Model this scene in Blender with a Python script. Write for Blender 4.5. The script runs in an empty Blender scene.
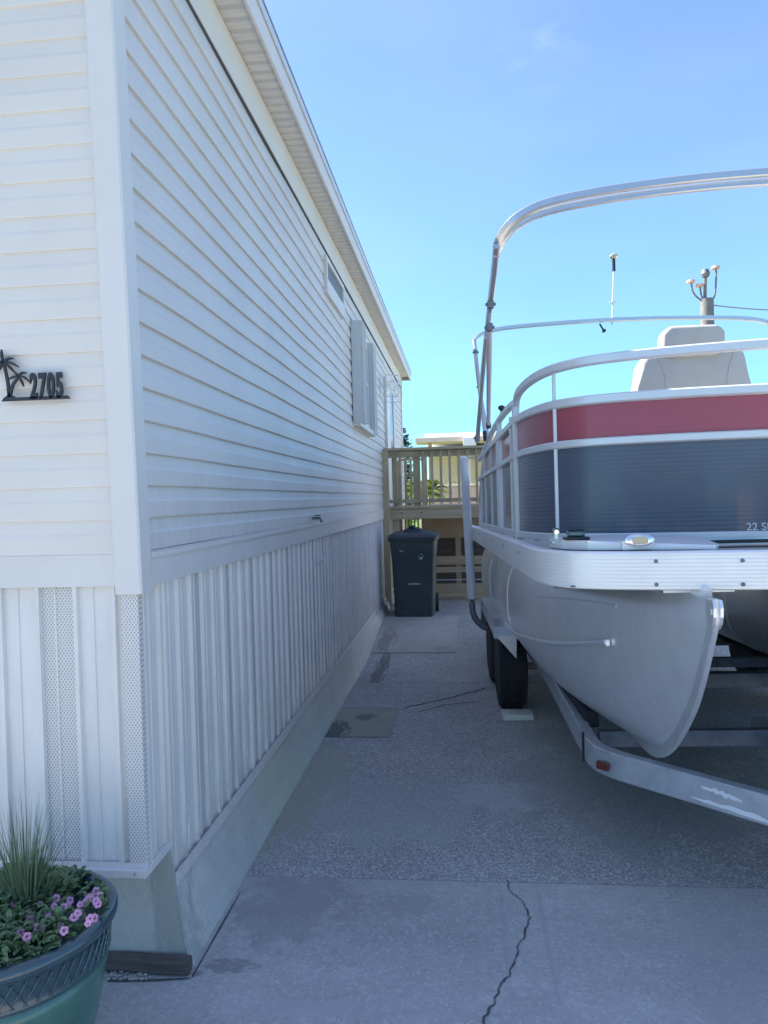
import bpy, bmesh, math, random
from mathutils import Vector, Matrix, noise
random.seed(7)
R_ = math.radians
S = bpy.context.scene

# ------------------------------------------------------------------ camera
Fpx = 756.0
vY = Vector((77, 15, -Fpx)).normalized()
vX = Vector((7384, 188, Fpx)); vX = (vX - vX.dot(vY) * vY).normalized()
vZ = vX.cross(vY)
CAM = Vector((0, 0, 1.62))
MR = Matrix((vX, vY, vZ))
cd = bpy.data.cameras.new('camera'); co = bpy.data.objects.new('camera', cd)
S.collection.objects.link(co); S.camera = co
co.matrix_world = Matrix.Translation(CAM) @ MR.to_4x4()
cd.sensor_fit = 'VERTICAL'; cd.sensor_height = 36.0; cd.lens = Fpx / 1024 * 36.0
cd.clip_start = 0.05; cd.clip_end = 2000

# ------------------------------------------------------------------ world, sun, exposure
sun_dir = Vector((-0.66, 0.18, 0.74)).normalized()
w = bpy.data.worlds.new('World'); S.world = w; w.use_nodes = True
nt = w.node_tree; nt.nodes.clear()
out = nt.nodes.new('ShaderNodeOutputWorld'); bg = nt.nodes.new('ShaderNodeBackground')
sky = nt.nodes.new('ShaderNodeTexSky'); sky.sky_type = 'NISHITA'; sky.sun_disc = False
sky.sun_elevation = math.asin(sun_dir.z); sky.sun_rotation = math.atan2(sun_dir.x, sun_dir.y)
sky.air_density = 1.0; sky.dust_density = 0.25; sky.ozone_density = 2.2; sky.altitude = 0
hs = nt.nodes.new('ShaderNodeHueSaturation'); hs.inputs['Saturation'].default_value = 1.0
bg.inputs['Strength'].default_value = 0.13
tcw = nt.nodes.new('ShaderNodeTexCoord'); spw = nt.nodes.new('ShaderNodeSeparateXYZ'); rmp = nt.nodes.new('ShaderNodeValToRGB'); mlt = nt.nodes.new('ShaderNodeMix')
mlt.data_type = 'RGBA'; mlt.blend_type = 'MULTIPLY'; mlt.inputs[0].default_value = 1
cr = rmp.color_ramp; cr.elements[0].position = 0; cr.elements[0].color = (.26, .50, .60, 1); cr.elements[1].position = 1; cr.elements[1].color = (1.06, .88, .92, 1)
for p_, c_ in ((.10, (.25, .50, .63, 1)), (.28, (.42, .57, .72, 1)), (.55, (.60, .64, .76, 1)), (.72, (1.06, .88, .92, 1))): e_ = cr.elements.new(p_); e_.color = c_  # hand-set sky tint: low band dimmed, unseen upper sky kept bright for fill
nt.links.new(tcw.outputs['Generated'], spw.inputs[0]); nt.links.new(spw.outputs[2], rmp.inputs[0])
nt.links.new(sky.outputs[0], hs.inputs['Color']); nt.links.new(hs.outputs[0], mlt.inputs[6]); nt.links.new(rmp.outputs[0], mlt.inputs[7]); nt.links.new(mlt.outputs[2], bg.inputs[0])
# thin high haze and one faint wisp of cloud, fixed in world directions
nz = nt.nodes.new('ShaderNodeTexNoise'); nz.inputs['Scale'].default_value = 1.6; nz.inputs['Detail'].default_value = 6; mpz = nt.nodes.new('ShaderNodeMapping'); mpz.inputs['Scale'].default_value = (1, 1, 3)
nt.links.new(tcw.outputs['Generated'], mpz.inputs[0]); nt.links.new(mpz.outputs[0], nz.inputs['Vector'])
wd_ = (MR @ Vector((540 - 384, 512 - 48, -Fpx))).normalized()
nw = nt.nodes.new('ShaderNodeVectorMath'); nw.operation = 'DISTANCE'; nw.inputs[1].default_value = wd_; nt.links.new(tcw.outputs['Generated'], nw.inputs[0])
n2 = nt.nodes.new('ShaderNodeTexNoise'); n2.inputs['Scale'].default_value = 22; n2.inputs['Detail'].default_value = 8; nt.links.new(mpz.outputs[0], n2.inputs['Vector'])
r1 = nt.nodes.new('ShaderNodeMapRange'); r1.inputs[1].default_value = .0; r1.inputs[2].default_value = .06; r1.inputs[3].default_value = 1; r1.inputs[4].default_value = 0; nt.links.new(nw.outputs['Value'], r1.inputs[0])
r2 = nt.nodes.new('ShaderNodeMapRange'); r2.inputs[1].default_value = .45; r2.inputs[2].default_value = .75; nt.links.new(n2.outputs['Fac'], r2.inputs[0])
m1 = nt.nodes.new('ShaderNodeMath'); m1.operation = 'MULTIPLY'; nt.links.new(r1.outputs[0], m1.inputs[0]); nt.links.new(r2.outputs[0], m1.inputs[1])
r3 = nt.nodes.new('ShaderNodeMapRange'); r3.inputs[1].default_value = .35; r3.inputs[2].default_value = .75; r3.inputs[3].default_value = 0; r3.inputs[4].default_value = .14; nt.links.new(nz.outputs['Fac'], r3.inputs[0])
m2 = nt.nodes.new('ShaderNodeMath'); m2.operation = 'MULTIPLY_ADD'; m2.inputs[1].default_value = .16; nt.links.new(m1.outputs[0], m2.inputs[0]); nt.links.new(r3.outputs[0], m2.inputs[2])
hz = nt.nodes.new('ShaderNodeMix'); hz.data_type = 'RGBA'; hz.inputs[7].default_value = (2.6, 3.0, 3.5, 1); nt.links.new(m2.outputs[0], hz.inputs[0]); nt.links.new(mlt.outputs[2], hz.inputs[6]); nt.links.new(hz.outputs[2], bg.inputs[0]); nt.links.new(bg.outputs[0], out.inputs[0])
sl = bpy.data.lights.new('sun', 'SUN'); sl.energy = 5.0; sl.angle = R_(0.53); sl.color = (1, .95, .86)
so = bpy.data.objects.new('sun', sl); S.collection.objects.link(so)
so.rotation_euler = (-sun_dir).to_track_quat('-Z', 'Y').to_euler()
S.view_settings.view_transform = 'Standard'; S.view_settings.look = 'None'
S.view_settings.exposure = 1.7; S.view_settings.gamma = 1.0

# ------------------------------------------------------------------ helpers
COL = S.collection
def link(o, parent=None):
    COL.objects.link(o)
    if parent is not None: o.parent = parent
    return o
def tag(o, label=None, cat=None, group=None, kind=None):
    if label: o['label'] = label
    if cat: o['category'] = cat
    if group: o['group'] = group
    if kind: o['kind'] = kind
    return o
def thing(name, loc, label, cat, group=None, rz=0):
    o = bpy.data.objects.new(name, None); o.location = loc; o.rotation_euler = (0, 0, rz)
    o.empty_display_size = .1
    link(o); return tag(o, label, cat, group)
def obj(name, bm, mat, parent=None, smooth=False, off=None, flat_normals=True):
    if off is not None: bmesh.ops.translate(bm, verts=bm.verts, vec=-Vector(off))
    if flat_normals: bmesh.ops.recalc_face_normals(bm, faces=bm.faces)
    me = bpy.data.meshes.new(name); bm.to_mesh(me); bm.free()
    mats = mat if isinstance(mat, (list, tuple)) else [mat]
    for m in mats: me.materials.append(m)
    if smooth:
        for p in me.polygons: p.use_smooth = True
        if smooth != 'all':
            me.set_sharp_from_angle(angle=R_(35))
    o = bpy.data.objects.new(name, me); link(o, parent); return o
def raw(name, vs, fs, mat, parent=None, smooth=False, mi=None):
    me = bpy.data.meshes.new(name); me.from_pydata(vs, [], fs)
    mats = mat if isinstance(mat, (list, tuple)) else [mat]
    for m in mats: me.materials.append(m)
    if mi: me.polygons.foreach_set('material_index', mi)
    if smooth:
        for p in me.polygons: p.use_smooth = True
    o = bpy.data.objects.new(name, me); link(o, parent); return o
def NB(): return bmesh.new()
def box(bm, x0, x1, y0, y1, z0, z1, bev=0, mi=0, M=None):
    r = bmesh.ops.create_cube(bm, size=1)
    vs = r['verts']
    for v in vs:
        v.co = Vector((x0 + (v.co.x + .5) * (x1 - x0), y0 + (v.co.y + .5) * (y1 - y0), z0 + (v.co.z + .5) * (z1 - z0)))
    fs = list({f for v in vs for f in v.link_faces})
    if bev > 0:
        es = list({e for v in vs for e in v.link_edges})
        rr = bmesh.ops.bevel(bm, geom=es, offset=bev, segments=2, profile=.5, affect='EDGES')
        fs = list(set(rr['faces']) | {f for f in fs if f.is_valid})
        vs = list({v for f in fs for v in f.verts})
    for f in fs: f.material_index = mi
    if M is not None: bmesh.ops.transform(bm, matrix=M, verts=[v for v in vs if v.is_valid])
    return vs
def smooth_path(pts, n=6, closed=False):
    P = [Vector(p) for p in pts]; out = []
    for i in range(len(P) - 1):
        p0 = P[max(i - 1, 0)]; p1 = P[i]; p2 = P[i + 1]; p3 = P[min(i + 2, len(P) - 1)]
        for k in range(n):
            t = k / n
            out.append(.5 * ((2 * p1) + (-p0 + p2) * t + (2 * p0 - 5 * p1 + 4 * p2 - p3) * t * t + (-p0 + 3 * p1 - 3 * p2 + p3) * t ** 3))
    out.append(P[-1]); return out
def sweep(bm, pts, prof, up=(0, 0, 1), caps=True, radii=None):
    """prof: list of (a,b): a along side, b along up"""
    P = [Vector(p) for p in pts]; up = Vector(up); rings = []
    for i, p in enumerate(P):
        t = (P[min(i + 1, len(P) - 1)] - P[max(i - 1, 0)]).normalized()
        u = up
        if abs(t.dot(u)) > .97: u = Vector((0, 1, 0)) if abs(t.y) < .9 else Vector((1, 0, 0))
        s = t.cross(u).normalized(); n = s.cross(t).normalized()
        k = radii[i] if radii else 1
        rings.append([bm.verts.new(p + s * a * k + n * b * k) for a, b in prof])
    m = len(prof)
    for i in range(len(rings) - 1):
        for j in range(m):
            bm.faces.new((rings[i][j], rings[i][(j + 1) % m], rings[i + 1][(j + 1) % m], rings[i + 1][j]))
    if caps:
        bm.faces.new(rings[0][::-1]); bm.faces.new(rings[-1])
def circ(r, n=10): return [(r * math.cos(2 * math.pi * k / n), r * math.sin(2 * math.pi * k / n)) for k in range(n)]
def rect(a, b, c=None):
    if not c: return [(-a, -b), (a, -b), (a, b), (-a, b)]
    return [(-a + c, -b), (a - c, -b), (a, -b + c), (a, b - c), (a - c, b), (-a + c, b), (-a, b - c), (-a, -b + c)]
def tube(bm, pts, r, n=10, radii=None): sweep(bm, pts, circ(r, n), radii=radii)
def lathe(bm, prof, n=32, c=(0, 0, 0), M=None):
    rings = []
    for r, z in prof:
        rings.append([bm.verts.new((c[0] + r * math.cos(2 * math.pi * k / n), c[1] + r * math.sin(2 * math.pi * k / n), c[2] + z)) for k in range(n)])
    for i in range(len(rings) - 1):
        for j in range(n):
            bm.faces.new((rings[i][j], rings[i][(j + 1) % n], rings[i + 1][(j + 1) % n], rings[i + 1][j]))
    if prof[0][0] > 1e-4: bm.faces.new(rings[0][::-1])
    if prof[-1][0] > 1e-4: bm.faces.new(rings[-1])
    vs = [v for r in rings for v in r]
    if M is not None: bmesh.ops.transform(bm, matrix=M, verts=vs)
    return vs
def prism(bm, poly, y0, y1, axis='y', mi=0):
    """poly in (x,z) for axis y, (y,z) for axis x, (x,y) for axis z"""
    def P(a, b, t): return {'y': (a, t, b), 'x': (t, a, b), 'z': (a, b, t)}[axis]
    A = [bm.verts.new(P(a, b, y0)) for a, b in poly]; B = [bm.verts.new(P(a, b, y1)) for a, b in poly]
    n = len(poly); fs = [bm.faces.new(A[::-1]), bm.faces.new(B)]
    for i in range(n): fs.append(bm.faces.new((A[i], A[(i + 1) % n], B[(i + 1) % n], B[i])))
    for f in fs: f.material_index = mi
    return A + B
def ribbon(bm, path, z0, z1, th):
    """vertical sheet following a plan path, thickness th"""
    sweep(bm, [Vector((p[0], p[1], (z0 + z1) / 2)) for p in path], rect(th / 2, (z1 - z0) / 2))

# ------------------------------------------------------------------ materials
def L(nt, a, b): nt.links.new(a, b)
def mat(name, col, rough=.6, metal=0, spec=.5, coat=0, var=0, vscale=6, bump=0, bscale=80, col2=None, mixscale=None, rvar=0, stretch=None):
    m = bpy.data.materials.new(name); m.use_nodes = True; nt = m.node_tree
    b = nt.nodes['Principled BSDF']; b.inputs['Roughness'].default_value = rough; b.inputs['Metallic'].default_value = metal
    b.inputs['Specular IOR Level'].default_value = spec
    b.inputs['Coat Weight'].default_value = coat; b.inputs['Coat Roughness'].default_value = .08
    b.inputs['Base Color'].default_value = (*col, 1)
    tc = nt.nodes.new('ShaderNodeTexCoord'); mp = nt.nodes.new('ShaderNodeMapping'); L(nt, tc.outputs['Object'], mp.inputs[0])
    if stretch: mp.inputs['Scale'].default_value = stretch
    if var or col2 or rvar:
        n = nt.nodes.new('ShaderNodeTexNoise'); n.inputs['Scale'].default_value = mixscale or vscale; n.inputs['Detail'].default_value = 7; n.inputs['Roughness'].default_value = .62
        L(nt, mp.outputs[0], n.inputs['Vector'])
        cr = nt.nodes.new('ShaderNodeMapRange'); cr.inputs[1].default_value = .32; cr.inputs[2].default_value = .68
        L(nt, n.outputs['Fac'], cr.inputs[0])
        mx = nt.nodes.new('ShaderNodeMix'); mx.data_type = 'RGBA'
        c2 = col2 or tuple(c * (1 - var) for c in col); c1 = col if col2 else tuple(min(1, c * (1 + var * .6)) for c in col)
        mx.inputs[6].default_value = (*c1, 1); mx.inputs[7].default_value = (*c2, 1)
        L(nt, cr.outputs[0], mx.inputs[0]); L(nt, mx.outputs[2], b.inputs['Base Color'])
        if rvar:
            rr = nt.nodes.new('ShaderNodeMapRange'); rr.inputs[3].default_value = rough - rvar; rr.inputs[4].default_value = rough + rvar
            L(nt, n.outputs['Fac'], rr.inputs[0]); L(nt, rr.outputs[0], b.inputs['Roughness'])
    if bump:
        n2 = nt.nodes.new('ShaderNodeTexNoise'); n2.inputs['Scale'].default_value = bscale; n2.inputs['Detail'].default_value = 5
        L(nt, mp.outputs[0], n2.inputs['Vector'])
        bp = nt.nodes.new('ShaderNodeBump'); bp.inputs['Strength'].default_value = bump; bp.inputs['Distance'].default_value = .01
        L(nt, n2.outputs['Fac'], bp.inputs['Height']); L(nt, bp.outputs[0], b.inputs['Normal'])
    return m
def add_wave_bump(m, axis, scale, strength, dist=.004, mixcol=None):
    nt = m.node_tree; b = nt.nodes['Principled BSDF']
    tc = nt.nodes.new('ShaderNodeTexCoord'); wv = nt.nodes.new('ShaderNodeTexWave'); wv.wave_type = 'BANDS'; wv.bands_direction = axis
    wv.inputs['Scale'].default_value = scale; L(nt, tc.outputs['Object'], wv.inputs['Vector'])
    bp = nt.nodes.new('ShaderNodeBump'); bp.inputs['Strength'].default_value = strength; bp.inputs['Distance'].default_value = dist
    L(nt, wv.outputs['Fac'], bp.inputs['Height'])
    for l in list(nt.links):
        if l.to_socket == b.inputs['Normal']: L(nt, l.from_socket, bp.inputs['Normal'])
    L(nt, bp.outputs[0], b.inputs['Normal']); return m
def perf_mat(name, col, ax, pitch, hole=.3, holecol=(.03, .035, .045)):
    """vinyl with staggered punched holes; ax = the two object axes of the face"""
    m = mat(name, col, .5, var=.03); nt = m.node_tree; b = nt.nodes['Principled BSDF']
    tc = nt.nodes.new('ShaderNodeTexCoord'); sp = nt.nodes.new('ShaderNodeSeparateXYZ'); L(nt, tc.outputs['Object'], sp.inputs[0])
    def mth(op, a, bb=None):
        n = nt.nodes.new('ShaderNodeMath'); n.operation = op
        for i, v in enumerate((a, bb)):
            if v is None: continue
            if isinstance(v, (int, float)): n.inputs[i].default_value = v
            else: L(nt, v, n.inputs[i])
        return n.outputs[0]
    A = mth('MULTIPLY', sp.outputs[ax[0]], 1 / pitch); B = mth('MULTIPLY', sp.outputs[ax[1]], 1 / (pitch * 1.5))
    p = mth('ADD', A, B); q = mth('SUBTRACT', A, B)
    fp = mth('ABSOLUTE', mth('SUBTRACT', mth('FRACT', p), .5)); fq = mth('ABSOLUTE', mth('SUBTRACT', mth('FRACT', q), .5))
    msk = mth('LESS_THAN', mth('MAXIMUM', fp, fq), hole)
    mx = nt.nodes.new('ShaderNodeMix'); mx.data_type = 'RGBA'; L(nt, msk, mx.inputs[0])
    mx.inputs[6].default_value = (*col, 1); mx.inputs[7].default_value = (*holecol, 1)
    L(nt, mx.outputs[2], b.inputs['Base Color']); return m
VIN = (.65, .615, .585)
m_vinyl = mat('white_vinyl_lit', (.70, .65, .595), .48, var=.05, vscale=2.5, bump=.06, bscale=60)  # front copy of the siding, warm bounced light mixed into its base colour
m_vinyls = mat('white_vinyl_shaded', VIN, .45, var=.06, vscale=1.6, bump=.05, bscale=50)  # same siding for the side wall, shade put into a darker base colour
m_trim = mat('white_vinyl_trim', (.68, .645, .615), .45, var=.04, vscale=3, bump=.03, bscale=30)
m_skirt = mat('skirting_vinyl', (.73, .70, .665), .5, var=.09, vscale=3, stretch=(2, 2, .6))
def grime(m, z0, z1, amt, col=(.30, .29, .24)):
    nt = m.node_tree; b = nt.nodes['Principled BSDF']; tc = nt.nodes.new('ShaderNodeTexCoord'); sp = nt.nodes.new('ShaderNodeSeparateXYZ'); L(nt, tc.outputs['Object'], sp.inputs[0])
    mp = nt.nodes.new('ShaderNodeMapping'); mp.inputs['Scale'].default_value = (9, 9, 1.6); L(nt, tc.outputs['Object'], mp.inputs[0])
    n = nt.nodes.new('ShaderNodeTexNoise'); n.inputs['Scale'].default_value = 2.2; n.inputs['Detail'].default_value = 9; n.inputs['Roughness'].default_value = .75; L(nt, mp.outputs[0], n.inputs['Vector'])
    r = nt.nodes.new('ShaderNodeMapRange'); r.inputs[1].default_value = z0; r.inputs[2].default_value = z1; r.inputs[3].default_value = 1; r.inputs[4].default_value = .12; L(nt, sp.outputs[2], r.inputs[0])
    r2 = nt.nodes.new('ShaderNodeMapRange'); r2.inputs[1].default_value = .42; r2.inputs[2].default_value = .75; r2.inputs[3].default_value = 0; r2.inputs[4].default_value = amt; L(nt, n.outputs['Fac'], r2.inputs[0])
    mu = nt.nodes.new('ShaderNodeMath'); mu.operation = 'MULTIPLY'; L(nt, r.outputs[0], mu.inputs[0]); L(nt, r2.outputs[0], mu.inputs[1])
    mx = nt.nodes.new('ShaderNodeMix'); mx.data_type = 'RGBA'; L(nt, mu.outputs[0], mx.inputs[0]); mx.inputs[7].default_value = (*col, 1)
    lk = b.inputs['Base Color'].links
    if lk: L(nt, lk[0].from_socket, mx.inputs[6])
    else: mx.inputs[6].default_value = b.inputs['Base Color'].default_value
    L(nt, mx.outputs[2], b.inputs['Base Color'])
grime(m_skirt, .3, .75, .8); grime(m_vinyls, 1.5, 1.8, .35); grime(m_trim, .3, .6, .3)
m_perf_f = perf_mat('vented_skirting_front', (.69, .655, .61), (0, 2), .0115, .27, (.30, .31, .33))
m_perf_s = perf_mat('vented_skirting_side', (.63, .60, .57), (1, 2), .0125, .27, (.26, .27, .29))  # same vented vinyl as the front, base darkened for the shaded side
m_perf_sof = perf_mat('vented_soffit', (.65, .62, .59), (0, 1), .010, .25, (.25, .25, .25))
m_sof = mat('soffit_vinyl', (.68, .65, .61), .5, var=.04)
m_frieze = mat('cream_frieze', (.70, .66, .60), .5, var=.05, vscale=2)
m_gap = mat('dark_gap', (.10, .10, .105), .8)
m_roof = mat('roof_shingle', (.30, .29, .28), .9, var=.3, vscale=30, bump=.5, bscale=60)
m_footing = None
m_alum = mat('brushed_aluminium', (.60, .62, .65), .34, .85, var=.10, vscale=3, rvar=.08)
m_rail = mat('painted_rail_aluminium', (.66, .67, .68), .33, .35, var=.04, vscale=5)
m_bow = mat('bimini_tube', (.60, .59, .57), .26, .8, var=.06, vscale=5)
m_fascia = mat('deck_edge_aluminium', (.78, .77, .75), .36, .25, var=.05, vscale=6)
add_wave_bump(m_fascia, 'Z', 24, .22, .003)
m_pont = mat('pontoon_aluminium', (.82, .82, .83), .31, .68, var=.08, vscale=1.6, rvar=.06)
m_keel = mat('keel_strip', (.80, .80, .80), .38, .8, var=.1, vscale=8)
m_navy = mat('navy_panel', (.075, .094, .13), .38, .15, coat=.35, var=.08, vscale=2)
add_wave_bump(m_navy, 'Z', 17, .25, .003)
m_red = mat('red_panel', (.33, .06, .085), .38, .15, coat=.45, var=.08, vscale=2)
add_wave_bump(m_red, 'Z', 17, .14, .003)
m_seat = mat('cream_vinyl_seat', (.46, .445, .41), .5, var=.05, bump=.15, bscale=25)
grime(m_pont, -1, 3, .22, (.34, .34, .33))
m_galv = mat('galvanised_steel', (.50, .52, .54), .5, .45, col2=(.36, .38, .41), mixscale=14, bump=.15, bscale=30, rvar=.1)
m_galvd = mat('old_galvanised', (.24, .25, .27), .6, .6, col2=(.13, .14, .155), mixscale=9, bump=.2, bscale=30)
m_black = mat('black_plastic', (.015, .016, .018), .45, var=.1)
m_carpet = mat('bunk_carpet', (.03, .032, .036), .95, bump=.6, bscale=200)
m_rub = mat('tyre_rubber', (.018, .018, .02), .75, var=.25, vscale=20, bump=.2, bscale=50)
m_bin = mat('bin_plastic', (.035, .055, .06), .55, var=.2, vscale=5, bump=.3, bscale=160)
m_pvc = mat('white_pvc', (.70, .71, .73), .4, var=.05, vscale=10)
m_wood = mat('treated_pine', (.52, .41, .27), .8, col2=(.38, .29, .18), mixscale=3, stretch=(1, 1, 1), bump=.3, bscale=40)
m_woodh = mat('treated_pine_long', (.54, .43, .28), .8, col2=(.40, .30, .19), mixscale=4, stretch=(.5, 3, 6), bump=.3, bscale=30)
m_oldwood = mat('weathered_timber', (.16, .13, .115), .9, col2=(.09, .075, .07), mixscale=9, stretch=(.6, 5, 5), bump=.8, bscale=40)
m_ply = mat('plywood', (.48, .36, .25), .85, col2=(.38, .28, .19), mixscale=5)
m_glass = mat('window_glass', (.05, .07, .09), .06, 0, .8)
m_glassb = mat('bright_glass', (.35, .42, .5), .05, .3, .8)
m_iron = mat('black_iron', (.035, .038, .045), .55, .3)
m_pink = mat('pink_stucco', (.74, .50, .38), .9, var=.06, bump=.3)
m_cream = mat('cream_stucco', (.76, .62, .51), .9, var=.06, bump=.2)
m_white = mat('white_paint', (.78, .78, .76), .5, var=.04)
m_leaf = mat('leaf_green', (.22, .32, .15), .5, col2=(.11, .19, .08), mixscale=25)
m_leafy = mat('leaf_yellow_green', (.20, .25, .05), .5, col2=(.10, .16, .03), mixscale=12)
m_blade = mat('spike_grass', (.17, .24, .14), .5, col2=(.09, .15, .08), mixscale=20)
def translucent(m, amt):
    nt = m.node_tree; b = nt.nodes['Principled BSDF']; o_ = [n for n in nt.nodes if n.type == 'OUTPUT_MATERIAL'][0]
    t = nt.nodes.new('ShaderNodeBsdfTranslucent'); mx = nt.nodes.new('ShaderNodeMixShader'); mx.inputs[0].default_value = amt
    src = b.inputs['Base Color'].links[0].from_socket; nt.links.new(src, t.inputs[0])
    nt.links.new(b.outputs[0], mx.inputs[1]); nt.links.new(t.outputs[0], mx.inputs[2]); nt.links.new(mx.outputs[0], o_.inputs[0])
translucent(m_leafy, .5); translucent(m_leaf, .3); translucent(m_blade, .3)
m_conif = mat('conifer_needles', (.035, .065, .04), .7, col2=(.02, .04, .025), mixscale=9)
m_bark = mat('bark', (.12, .09, .07), .9, var=.3, bump=.6, bscale=40)
m_petal = mat('pink_petal', (.75, .38, .52), .5, col2=(.62, .24, .42), mixscale=40)
m_petalr = mat('red_petal', (.55, .08, .08), .5, col2=(.45, .05, .08), mixscale=40)
m_petalc = mat('petal_throat', (.10, .015, .06), .5)
m_soil = mat('potting_soil', (.035, .025, .018), .95, var=.4, vscale=60, bump=1, bscale=90)
m_peb = mat('pebble', (.42, .40, .37), .7, var=.3, vscale=20)
m_glaze = mat('green_glaze', (.075, .185, .145), .32, 0, .6, coat=.35, col2=(.05, .13, .11), mixscale=7, bump=.12, bscale=30)
m_glazed = mat('dark_blue_glaze', (.03, .06, .085), .28, 0, .6, coat=.5, col2=(.035, .08, .09), mixscale=14)
m_wire = mat('cable', (.24, .24, .25), .6)
m_pole = mat('grey_pole', (.20, .19, .18), .9, var=.2, bump=.4)
m_insul = mat('pink_insulator', (.62, .40, .36), .4)
m_amber = mat('marker_light', (.12, .02, .012), .25, coat=.5)
m_lens = mat('clear_lens', (.50, .45, .36), .15, .3, coat=.6)
m_navlens = mat('nav_lens', (.02, .09, .10), .12, 0, .7, coat=.8)
m_chrome = mat('chrome', (.75, .76, .78), .15, 1)
m_letter = mat('silver_letter', (.62, .66, .72), .4, .3)
m_scrape = mat('white_scrape', (.70, .71, .72), .7)
m_crack = mat('crack_dark', (.08, .08, .085), 1)
m_joint = mat('joint_filler', (.34, .34, .33), 1)
m_curb = mat('asphalt', (.055, .055, .058), .9, var=.2, vscale=40, bump=.4, bscale=150)
m_grass = mat('lawn', (.07, .11, .02), .9, col2=(.11, .14, .035), mixscale=3, bump=1, bscale=120)

def concrete(name, base, speck=0, stains=(), seed=0, dark=.72, sscale=160, mott=1.1):
    m = bpy.data.materials.new(name); m.use_nodes = True; nt = m.node_tree; b = nt.nodes['Principled BSDF']
    b.inputs['Roughness'].default_value = .88; b.inputs['Specular IOR Level'].default_value = .35
    tc = nt.nodes.new('ShaderNodeTexCoord'); P = tc.outputs['Object']
    def noi(sc, det=8, rgh=.6, off=0):
        mp = nt.nodes.new('ShaderNodeMapping'); mp.inputs['Location'].default_value = (seed + off, seed * 2.3 + off, 0); L(nt, P, mp.inputs[0])
        n = nt.nodes.new('ShaderNodeTexNoise'); n.inputs['Scale'].default_value = sc; n.inputs['Detail'].default_value = det; n.inputs['Roughness'].default_value = rgh
        L(nt, mp.outputs[0], n.inputs['Vector']); return n.outputs['Fac']
    def mr(x, a, c, d=0, e=1):
        n = nt.nodes.new('ShaderNodeMapRange'); n.inputs[1].default_value = a; n.inputs[2].default_value = c; n.inputs[3].default_value = d; n.inputs[4].default_value = e
        L(nt, x, n.inputs[0]); return n.outputs[0]
    def mix(f, A, B):
        n = nt.nodes.new('ShaderNodeMix'); n.data_type = 'RGBA'
        for i, v in ((0, f), (6, A), (7, B)):
            if isinstance(v, tuple): n.inputs[i].default_value = (*v, 1)
            elif isinstance(v, (int, float)): n.inputs[i].default_value = v
            else: L(nt, v, n.inputs[i])
        return n.outputs[2]
    dk = tuple(c * dark for c in base)
    c = mix(mr(noi(mott), .35, .65), base, dk)
    c = mix(mr(noi(7, 9, .7, 3), .5, .75, 0, .6), c, tuple(x * .6 for x in base))
    c = mix(mr(noi(3.1, 9, .7, 9), .58, .72, 0, .5), c, tuple(min(1, x * 1.3) for x in base))
    if speck:
        v = nt.nodes.new('ShaderNodeTexVoronoi'); v.inputs['Scale'].default_value = sscale; L(nt, P, v.inputs['Vector'])
        sp = nt.nodes.new('ShaderNodeSeparateColor'); L(nt, v.outputs['Color'], sp.inputs[0])
        a = mr(sp.outputs[0], .68, .8, 0, speck); c = mix(a, c, tuple(x * .3 for x in base))
        a2 = mr(sp.outputs[1], .76, .88, 0, speck); c = mix(a2, c, tuple(min(1, x * 1.9) for x in base))
    fn = noi(260, 3, .6, 5); c = mix(mr(fn, .35, .65, 0, .35), c, tuple(x * .62 for x in base))
    for (sx, sy, rx, ry, col, amt) in stains:
        mp = nt.nodes.new('ShaderNodeMapping'); mp.vector_type = 'TEXTURE'; mp.inputs['Location'].default_value = (sx, sy, 0); mp.inputs['Scale'].default_value = (rx, ry, 1)
        L(nt, P, mp.inputs[0])
        nn = nt.nodes.new('ShaderNodeTexNoise'); nn.inputs['Scale'].default_value = 2.6; nn.inputs['Detail'].default_value = 8; nn.inputs['Roughness'].default_value = .65; L(nt, mp.outputs[0], nn.inputs['Vector'])
        ln = nt.nodes.new('ShaderNodeVectorMath'); ln.operation = 'LENGTH'; L(nt, mp.outputs[0], ln.inputs[0])
        ad = nt.nodes.new('ShaderNodeMath'); ad.operation = 'MULTIPLY_ADD'; ad.inputs[1].default_value = 3.0; L(nt, nn.outputs['Fac'], ad.inputs[0]); L(nt, ln.outputs['Value'], ad.inputs[2])
        c = mix(mr(ad.outputs[0], 2.05, 2.42, amt, 0), c, col)
    L(nt, c, b.inputs['Base Color'])
    bp = nt.nodes.new('ShaderNodeBump'); bp.inputs['Strength'].default_value = .5 + .5 * speck; bp.inputs['Distance'].default_value = .004
    L(nt, noi(150 if speck else 300, 4, .6, 7), bp.inputs['Height']); L(nt, bp.outputs[0], b.inputs['Normal'])
    return m

# ------------------------------------------------------------------ ground
def gz(y):
    if y < 7.2: return 0
    if y > 9.4: return .16
    t = (y - 7.2) / 2.2; return .16 * t * t * (3 - 2 * t)
def sheet(name, x0, x1, y0, y1, dz, m, nx=1, ny=1, kind='structure'):
    vs = []; fs = []
    for j in range(ny + 1):
        y = y0 + (y1 - y0) * j / ny
        for i in range(nx + 1): vs.append((x0 + (x1 - x0) * i / nx, y, gz(y) + dz))
    for j in range(ny):
        for i in range(nx): a = j * (nx + 1) + i; fs.append((a, a + 1, a + nx + 2, a + nx + 1))
    o = raw(name, vs, fs, m); o['kind'] = kind; return o
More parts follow.
